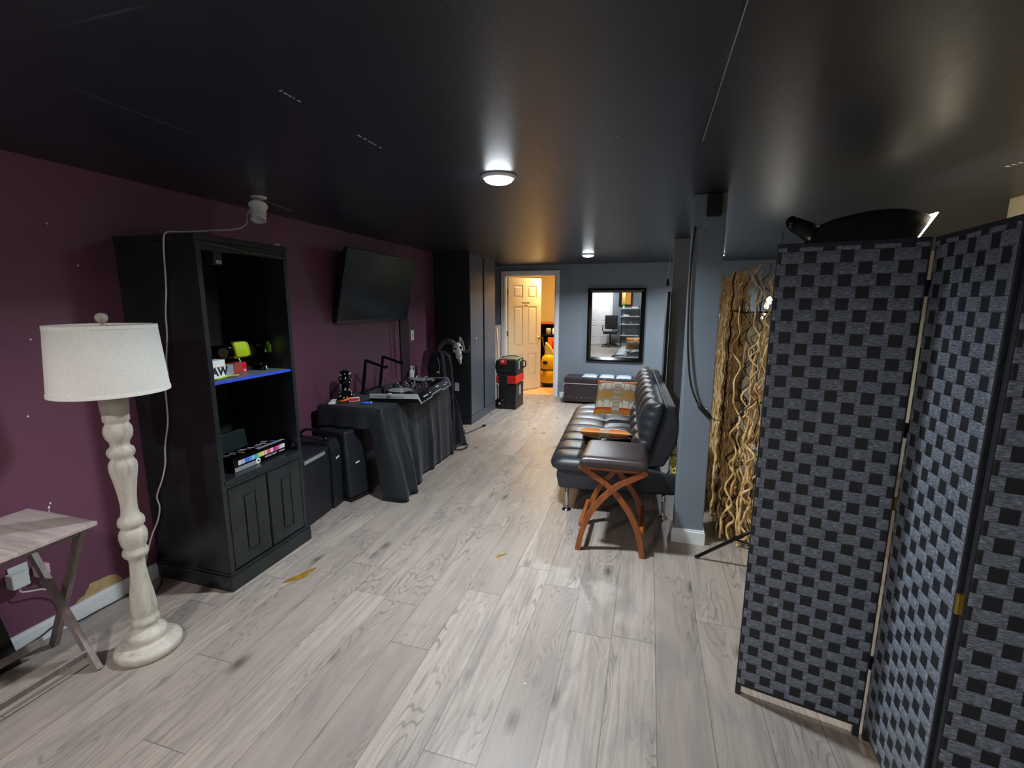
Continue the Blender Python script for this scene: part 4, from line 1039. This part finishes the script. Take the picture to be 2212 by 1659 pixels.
mb = MB(); mb.prism([(.03, .02, .195), (.86, .02, .215), (.865, .02, .36), (.66, .02, .40), (.02, .02, .385), (.01, .02, .29)], (0, SL-.04, 0)); o = mb.build('base_box', 'leather', so); bv = o.modifiers.new('bevel', 'BEVEL'); bv.width = .02; bv.segments = 3
# reclined back
bt = Matrix.Translation((.615, 0, .46)) @ Matrix.Rotation(R(15), 4, 'Y')
mb = MB()
def back_f(u, v):
    h = u*.44; y = v*SL-.01
    e = (max(0, 1-abs(2*v-1)**24))**.5*(max(0, 1-abs(2*u-1)**7))**.5
    n_ = tuft(u, v, 2, 8, [0, .34, 1.0])
    cr = .006*math.sin(h*90+math.sin(y*50))*(max(0, abs(2*v-1)-.93)/.07)
    return bt @ Vector((-e*(.05+.055*n_)+cr, y, h))
def back_b(u, v):
    e = max(0, 1-abs(2*u-1)**5)**.5*max(0, 1-abs(2*v-1)**18)**.5
    return bt @ Vector((.065*e, v*SL-.01, u*.44))
mb.slab(back_f, back_b, 56, 176); mb.build('back_cushion', 'leather', so)
mb = MB(); mb.prism([(.63, .03, .40), (.70, .03, .62), (.735, .03, .80), (.76, .03, .865), (.83, .03, .855), (.86, .03, .72), (.845, .03, .58), (.77, .03, .42)], (0, SL-.06, 0)); o = mb.build('back_frame', 'vinyl', so); bv = o.modifiers.new('bevel', 'BEVEL'); bv.width = .015; bv.segments = 3
for (x_, y_) in ((.085, .09), (.79, .12), (.085, SL-.1), (.79, SL-.12)):
    MB().lathe([(.036, 0), (.036, .004), (.030, .010), (.015, .022), (.0125, .05), (.014, .12), (.018, .21)], 20, Matrix.Translation((x_, y_, 0))).build('leg', 'chrome', so)
def pillow(label, loc, rot, s=.21, th=.055):
    t = thing('throw_pillow', label, 'pillow', loc, rot=rot, group='patterned pillows on the sofa')
    def f(u, v, sg):
        a, b = 2*u-1, 2*v-1
        px_ = a*s*(1-.07*(1-b*b)); py_ = b*s*(1-.07*(1-a*a))
        return (px_, py_, sg*th*(max(0, 1-a**4)**.6)*(max(0, 1-b**4)**.6))
    MB().slab(lambda u, v: f(u, v, 1), lambda u, v: f(u, v, -1), 24, 24).build('pillow_body', 'pillow', t)
    P = []
    for k in range(40):
        q = k/10; e = int(q); g_ = 2*(q-e)-1
        a, b = [(g_, -1), (1, g_), (-g_, 1), (-1, -g_)][e]
        P.append((a*s*(1-.07*(1-b*b)), b*s*(1-.07*(1-a*a)), 0))
    P.append(P[0]); MB().tube(P, .0045, 6).build('piping', 'piping', t)
    return t
pillow('orange and cream patterned throw pillow lying at the far end of the sofa', (-.27, 4.62, .635), (R(43), 0, R(-2)))
pillow('patterned throw pillow tipped up edge-on behind the stool', (-.29, 3.66, .530), (R(-17), 0, R(1)), .205, .04)
# yellow flowers behind the sofa
t = thing('artificial_flower', 'small yellow artificial flowers between the sofa and the column', 'flower', (.222, 3.36, .362))
MB().tube([(.0, 0, 0), (-.01, 0, .04), (-.01, 0, .09)], .004, 6, 3).build('stem', 'green', t)
MB().bx(-.04, -.028, -.01, .01, .0, .11, .002).build('card_tag', 'cream', t)
mb = MB()
for (a, b, c_) in ((0, 0, .11), (-.015, .0, .075), (.008, 0, .045), (.0, -.01, .02)):
    for k in range(6):
        an = k*PI/3; mb.ball((a+.016*math.cos(an), b-.006, c_+.016*math.sin(an)), (.011, .006, .011), 8, 5)
mb.build('petals', 'flower', t)

# ================================================================== X-LEG STOOL
sl = thing('x_leg_stool', 'dark leather topped stool on crossed cherry wood legs', 'stool', (-.17, 2.955, 0), R(-.5))
def st_t(u, v):
    a, b = 2*u-1, 2*v-1; e = (max(0, 1-a**14)**.5)*(max(0, 1-b**14)**.5)
    return (a*.205, b*.215, .575+.052*e+.006*(1-a*a)*(1-b*b))
def st_b(u, v): return ((2*u-1)*.205, (2*v-1)*.215, .565 if 0 < u < 1 and 0 < v < 1 else .575)
MB().slab(st_t, st_b, 44, 44).build('seat_cushion', 'stoolleather', sl)
for yy_ in (-.185, .185):
    for sg in (-1, 1):
        P = [(sg*-.20, yy_, .560), (sg*-.13, yy_, .515), (sg*-.06, yy_, .475), (sg*.0, yy_, .425), (sg*.07, yy_, .345), (sg*.13, yy_, .25), (sg*.172, yy_, .14), (sg*.196, yy_, .02), (sg*.198, yy_, .0)]
        o_ = .006*sg
        MB().tube([(p[0], p[1]+o_, p[2]) for p in P], .017, 4, 5, flat=(1, .85, (0, 0, 1))).build('crossed_leg', 'cherry', sl)
    MB().bx(-.165, .165, yy_-.012, yy_+.012, .545, .571, .002).build('apron_rail', 'cherry', sl)
for sg in (-1, 1):
    MB().bx(sg*.187-.012, sg*.187+.012, -.185, .185, .155, .185, .003).build('stretcher', 'cherry', sl)

# ================================================================== FOLDING DIVIDER SCREEN
dv = thing('folding_screen', 'tall folding screen of woven black and silver checks', 'room divider', (0, 0, 0))
ZT, ZB = 1.752, .0
def panel(p, q, name='screen_panel', gap0=.0, gap1=.0):
    p, q = Vector((*p, 0)), Vector((*q, 0)); d = (q-p); L = d.length; a = math.atan2(d.y, d.x)
    fr_ = MB(); fr_.bx(0, .020, -.011, .011, 0, ZT, .003); fr_.bx(L-.020, L, -.011, .011, 0, ZT, .003)
    fr_.bx(0, L, -.012, .012, ZT-.018, ZT, .003); fr_.bx(.02, L-.02, -.010, .010, .04, .06, .003)
    f_ = fr_.build(name, 'weaveframe', dv, loc=p, rot=(0, 0, a))
    MB().bx(.004, L-.004, -.0125, .0125, .052, ZT-.012, .004).build('woven_sheet', 'weave', f_)
    return f_
H0, H1, H2, H3 = (.408, 1.838), (.806, 1.752), (.792, 1.352), (1.185, 1.265)
panel(H0, H1)
panel((.826, 1.750), (.803, 1.362))
panel((.800, 1.348), H3)
panel((1.195, 1.255), (1.20, .86))
for z_ in (.30, .90, 1.15, 1.60): MB().box((.816, 1.751, z_), (.014, .010, .05), None, .001).build('hinge', 'blackmetal' if z_ != .9 else 'brass', dv)
MB().box((.793, 1.346, .80), (.016, .012, .055), None, .002).build('hinge', 'brass', dv)

# ================================================================== TWIG SCREEN
tw = thing('twig_screen', 'tall screen of wavy golden peeled twigs behind the column', 'twig screen', (0, 0, 0))
def twig_panel(p, q, h, n, seed):
    rr = random.Random(seed); p, q = Vector((*p, 0)), Vector((*q, 0)); d = q-p; L = d.length; dn = d.normalized(); nn = Vector((-dn.y, dn.x, 0))
    mbs = [MB(), MB()]
    for i in range(n):
        s0 = (i+rr.random())/n*L; hh = h*rr.uniform(.93, 1.0) if rr.random() > .12 else h*rr.uniform(.7, .9)
        off = rr.uniform(-.05, .05); ph = rr.random()*10; am = rr.uniform(.008, .022); lean = rr.uniform(-.10, .10); fr = rr.uniform(14, 38)
        pts = []; K = 52; r0 = rr.uniform(.0045, .0105); z0 = rr.uniform(0.0, .04)
        for k in range(K+1):
            t_ = k/K; z = z0+(hh-z0)*t_
            s_ = s0+lean*(t_-.3)+am*math.sin(fr*z+ph)+.7*am*math.sin(1.63*fr*z+ph*2)+.03*math.sin(3.1*z+ph*3)
            s_ = min(max(s_, -.03), L+.03)
            o_ = off+.5*am*math.sin(fr*1.3*z+ph*1.7)
            pts.append(p+dn*s_+nn*o_+Vector((0, 0, z)))
        mb = mbs[0] if rr.random() > .2 else mbs[1]
        mb.tube(pts, [r0*(1-.55*(k/K))*(1+.22*math.sin(k*1.7+ph)) for k in range(K+1)], 6, 2)
    for z_ in (.3, .95, 1.5):
        mbs[1].tube([p+nn*.01+Vector((0, 0, z_)), q+nn*.01+Vector((0, 0, z_+.01))], .006, 6)
    a = mbs[0].build('twig_panel', 'twig', tw); mbs[1].build('dark_twigs', 'darktwig', a)
twig_panel((.585, 4.25), (.535, 3.19), 1.79, 88, 1)
twig_panel((.535, 3.17), (.86, 3.02), 1.80, 36, 2)
twig_panel((.88, 3.04), (.95, 3.9), 1.78, 24, 3)
# cream photo backdrop standing behind the twigs
t = thing('photo_backdrop', 'plain cream fabric backdrop glimpsed behind the twig screen', 'backdrop', (1.35, 5.4, 0), R(-8))
MB().slab(lambda u, v: (-.65+1.3*u, .015*math.sin(u*14), .05+1.40*v), lambda u, v: (-.65+1.3*u, .015*math.sin(u*14)+.006, .05+1.40*v), 40, 6).build('fabric', 'cream', t)
for sg in (-1, 1): MB().cyl((sg*.67, .02, 0), (sg*.67, .02, 1.5), .012, seg=10).bx(sg*.67-.02, sg*.67+.02, -.2, .2, 0, .02, .003).build('upright', 'blackmetal', t)
MB().cyl((-.68, .02, 1.47), (.68, .02, 1.47), .012, seg=10).build('cross_bar', 'blackmetal', t)
t = thing('hanging_bulbs', 'cluster of small glowing white bulbs beyond the twig screen', 'string lights', (1.06, 4.75, 1.63))
mb = MB()
for (x_, z_, r_) in ((.02, .03, .016), (0, 0, .012), (-.03, -.045, .026), (-.045, -.09, .022), (-.06, -.16, .012), (-.075, -.2, .010)): mb.ball((x_, 0, z_), (r_, r_, r_*1.4), 12, 8)
mb.build('bulbs', emit('white bulb glow', (1, .95, .85), 9), t)
MB().tube([(.02, 0, .05), (.03, 0, .3), (.03, 0, CEIL-1.63)], .0025, 6, 3).build('wire', 'blackcord', t)

# ================================================================== SOFTBOX ON A LIGHT STAND
sb = thing('studio_softbox', 'black studio softbox rising behind the folding screen', 'softbox', (.86, 2.74, 0))
ax = Vector((.87, 0, -.49)).normalized(); upv = Vector((.49, 0, .87)).normalized(); sd = Vector((0, 1, 0))
apex = Vector((-.10, 0, 1.90)); fc = apex+ax*.33
mb = MB(); ra, rb = .05, .275
def sbf(u, v):
    a = 2*PI*u; ca, sa = math.cos(a), math.sin(a); k = (abs(ca)**8+abs(sa)**8)**(-1/8)   # rounded square
    r_ = ra+(rb-ra)*math.sin(v*PI/2)**.85; c_ = apex.lerp(fc, v)
    return c_+upv*(ca*k*r_*.86)+sd*(sa*k*r_*.8)
mb.grid(sbf, 48, 12, True); o = mb.build('black_shell', 'garment', sb); so_ = o.modifiers.new('thickness', 'SOLIDIFY'); so_.thickness = .003
mb = MB(); mb.box((0, 0, 0), (.475, .44, .006), None, .002)
Tf = Matrix((upv, sd, upv.cross(sd))).transposed().to_4x4(); Tf.translation = fc+ax*.004
for v_ in mb.bm.verts: v_.co = Tf @ v_.co
mb.build('front_diffuser', emit('softbox diffuser', (1.0, .86, .62), SOFTBOX_POWER), sb)
MB().cyl(apex-ax*.10, apex+ax*.02, .035, .05, 16).build('lamp_head', 'blackmatte', sb)
MB().ball(apex-ax*.11+Vector((0, 0, .0)), (.03, .03, .035), 12, 8).build('tilt_knob', 'blackgloss', sb)
MB().cyl((-.08, 0, .62), (-.12, 0, 1.86), .011, seg=12).cyl((-.08, 0, .20), (-.08, 0, 1.0), .014, seg=12).build('pole', 'blackmetal', sb)
MB().cyl((-.08, 0, .60), (-.08, 0, .66), .022, seg=14).cyl((-.08, 0, .16), (-.08, 0, .20), .022, seg=14).build('collar', 'blackmatte', sb)
for k, (fx_, fy_) in enumerate(((-.508, .129), (.25, .42), (.18, -.40))):
    leg = MB().cyl((-.08, 0, .40), (fx_, fy_, .008), .010, seg=10).build('leg', 'blackmetal', sb)
    MB().ball((fx_, fy_, .010), .012, 10, 6).build('rubber_foot', 'blackmatte', leg)
    m_ = Vector((-.08, 0, .40)).lerp(Vector((fx_, fy_, .008)), .55)
    MB().cyl((-.08, 0, .17), m_, .007, seg=8).build('brace', 'blackmetal', sb)

# ================================================================== BEHIND THE CAMERA (seen in the mirror)
bd_ = tag(thing('door_2', None, None), kind='structure')
lf = six_panel(.76, 2.0).build('door_leaf', 'white', bd_, loc=(-2.05, YB+.03, .01)); MB().bx(-2.12, -2.05, YB, YB+.02, 0, 2.08).bx(-1.29, -1.22, YB, YB+.02, 0, 2.08).bx(-2.12, -1.22, YB, YB+.02, 2.01, 2.08).build('door_frame', 'white', bd_)
MB().ball((.06, .05, .95), .028, 14, 8).build('door_knob', 'brass', lf)
t = thing('framed_mirror', 'black framed mirror above the white shelves on the wall behind the camera', 'mirror', (-.80, YB, 1.62))
MB().bx(-.22, .22, 0, .03, -.30, .30, .008).build('frame', 'black', t)
MB().box((0, .032, 0), (.34, .004, .50), RZ(R(1.9))).build('mirror_glass', 'mirror', t)
t = thing('shelf_unit', 'black framed shelf unit with white shelves behind the camera', 'shelf', (-.62, YB+.17, 0))
for sx_ in (-.28, .28):
    for sy_ in (-.13, .13): MB().bx(sx_-.01, sx_+.01, sy_-.01, sy_+.01, 0, 1.32, .002).build('post', 'blackmetal', t)
for z_ in (.35, .72, .98, 1.24): MB().bx(-.30, .30, -.15, .15, z_, z_+.025, .002).build('shelf_board', 'white', t)
for (nm, lb, x_, z_, sz, mt) in (('paper_stack', 'stack of white papers on the top shelf behind the camera', -.48, 1.265, (.2, .2, .04), 'paper'), ('paper_stack', 'stack of white papers on the second shelf behind the camera', -.76, 1.005, (.2, .2, .045), 'paper'), ('small_jar', 'cream jar on the third shelf behind the camera', -.60, .745, (.05, .05, .08), 'cream')):
    tag(MB().bx(-sz[0]/2, sz[0]/2, -sz[1]/2, sz[1]/2, 0, sz[2], .006).build(nm, mt, None, loc=(x_, YB+.17, z_)), lb, 'shelf item')
t = thing('potted_plant', 'small green potted plant on the top shelf behind the camera', 'plant', (-.84, YB+.17, 1.265))
MB().lathe([(.025, 0), (.035, .05), (.03, .05)], 14).build('pot', 'paper', t)
mb = MB()
for k in range(9):
    a = k*.7; mb.tube([(0, 0, .04), (.03*math.cos(a), .03*math.sin(a), .10), (.055*math.cos(a), .05*math.sin(a), .14+.02*(k % 3))], [.004, .010, .002], 6, 3)
mb.build('leaves', 'green', t)
ch = thing('office_chair', 'black office chair behind the camera', 'chair', (-1.22, YB+.52, 0))
MB().box((0, 0, .47), (.46, .44, .07), None, .03).build('seat', 'garment', ch)
MB().box((0, -.2, .80), (.42, .06, .46), Matrix.Rotation(.12, 4, 'X'), .03).build('backrest', 'garment', ch)
MB().cyl((0, 0, .1), (0, 0, .44), .025, seg=12).build('gas_lift', 'blackmetal', ch)
for k in range(5):
    a = k*2*PI/5+.3
    lg = MB().tube([(0, 0, .11), (.26*math.cos(a), .26*math.sin(a), .065)], .016, 8).build('base_leg', 'blackmetal', ch)
    MB().lathe([(.026, -.012), (.026, .012)], 14, Matrix.Translation((.26*math.cos(a), .26*math.sin(a), .027)) @ Matrix.Rotation(PI/2, 4, 'Y')).build('caster', 'blackmatte', lg)
for sg in (-1, 1): MB().tube([(sg*.22, 0, .47), (sg*.26, 0, .55), (sg*.26, 0, .68), (sg*.26, -.12, .68)], .016, 8, 3).build('armrest', 'blackmatte', ch)

# ================================================================== STOREROOM CONTENTS
va = thing('shop_vacuum', 'yellow wet and dry vacuum seen through the doorway', 'vacuum cleaner', (-1.79, 8.62, 0))
MB().lathe([(.15, .07), (.165, .09), (.17, .20), (.168, .33)], 32).build('tank', 'yellow', va)
MB().lathe([(.172, .32), (.174, .33), (.172, .34)], 32, cap=False).build('tank_band', 'blackmatte', va)
MB().lathe([(.168, .335), (.166, .42), (.15, .50), (.14, .56), (.10, .60), (.05, .615), (0, .618)], 32).build('motor_head', 'yellow', va)
MB().ball((-.05, -.155, .47), (.05, .03, .035), 14, 8).build('inlet_port', 'blackmatte', va)
MB().tube([(-.05, -.02, .60), (-.09, -.02, .72), (-.13, .0, .84), (-.14, .02, .93)], .009, 8, 4).build('wand', plain('brown tube', '7a5a2c', .5), va)
MB().prism([(-.08, -.06, .60), (.12, -.06, .60), (.0, -.06, .78), (-.07, -.06, .84)], (0, .10, 0)).build('hose_cover', plain('pale yellow cloth', 'e8d27a', .7), va)
for k in range(4):
    a = k*PI/2+PI/4+.3
    MB().lathe([(.032, -.014), (.035, 0), (.032, .014)], 16, Matrix.Translation((.145*math.cos(a), .145*math.sin(a), .036)) @ Matrix.Rotation(PI/2, 4, 'Y')).build('caster', 'blackgloss', va)
MB().lathe([(.16, .05), (.17, .055), (.16, .075)], 24).build('base_ring', 'blackmatte', va)
t = thing('storage_rack', 'dark storage rack under a wooden shelf in the storeroom', 'rack', (-1.72, 9.25, 0))
MB().bx(-.45, .45, -.2, .2, 1.16, 1.20, .003).build('shelf_board', 'cherry', t)
MB().bx(-.45, .45, .16, .2, 0, 1.16).build('back_panel', 'blackmatte', t)
for sx_ in (-.43, .43): MB().bx(sx_-.02, sx_+.02, -.19, .2, 0, 1.16).build('side_panel', 'black', t)
MB().bx(-.43, .43, -.19, .16, .93, .955).bx(-.43, .43, -.19, .16, .38, .40).build('shelf_board', 'black', t)
t = thing('snack_carton', 'tall orange carton on the storeroom rack', 'box', (-1.78, 9.12, .40))
MB().bx(-.14, .10, -.06, .10, 0, .50, .004).build('carton', 'orange', t)
MB().bx(-.06, .04, -.062, -.0605, .28, .42).build('red_label', 'red', t)
MB().bx(-.12, .08, -.062, -.0605, .05, .20).build('pale_label', 'cream', t)
t = thing('white_jug', 'white jug on the upper storeroom shelf', 'jug', (-1.80, 9.12, .955))
MB().lathe([(.04, 0), (.045, .01), (.045, .11), (.02, .14), (.018, .155)], 16).build('jug_body', 'paper', t)
t = thing('grey_canister', 'grey canister left of the white jug in the storeroom', 'canister', (-1.92, 9.12, .955))
MB().lathe([(.055, 0), (.055, .12), (.045, .13)], 18).build('canister_body', 'silver', t)
t = thing('hanging_cloth', 'pink brown cloth hanging just inside the storeroom door edge', 'cloth', (-1.60, 8.95, .75))
MB().slab(lambda u, v: (.10*u, .03*math.sin(v*9)+.02*math.sin(u*5), -.25+.75*v), lambda u, v: (.10*u, .03*math.sin(v*9)+.02*math.sin(u*5)+.02, -.25+.75*v), 6, 20).build('cloth', plain('dusty rose cloth', '9a6a58', .8), t)

# floor marks
def blot(name, label, loc, rx, ry, rot, seed, mat='stain'):
    rr = random.Random(seed); P = []
    for k in range(22):
        a = 2*PI*k/22; q = 1+.28*math.sin(a*3+seed)+rr.uniform(-.1, .1)
        P.append((rx*q*math.cos(a), ry*q*math.sin(a), 0))
    o = MB().prism(P, (0, 0, .0012)).build(name, mat, None, loc=loc, rot=(0, 0, rot)); return tag(o, label, 'stain')
blot('floor_stain', 'long mustard brown stain on the planks in front of the bookcase', (-1.86, 2.01, 0), .026, .085, R(-20), 2)
blot('floor_stain', 'small mustard stain on the planks in the middle of the floor', (-.82, 2.55, 0), .012, .035, R(-40), 4)
for nm, (x_, y_) in (('near the middle of the floor', (-.62, 3.33)), ('in front of the stool', (-.24, 2.24)), ('on the bare floor below the ceiling light', (-.42, 1.63))):
    tag(MB().ball((0, 0, .001), (.005, .004, .002), 8, 5).build('paper_speck', 'paper', None, loc=(x_, y_, 0)), 'tiny white paper speck '+nm, 'litter')
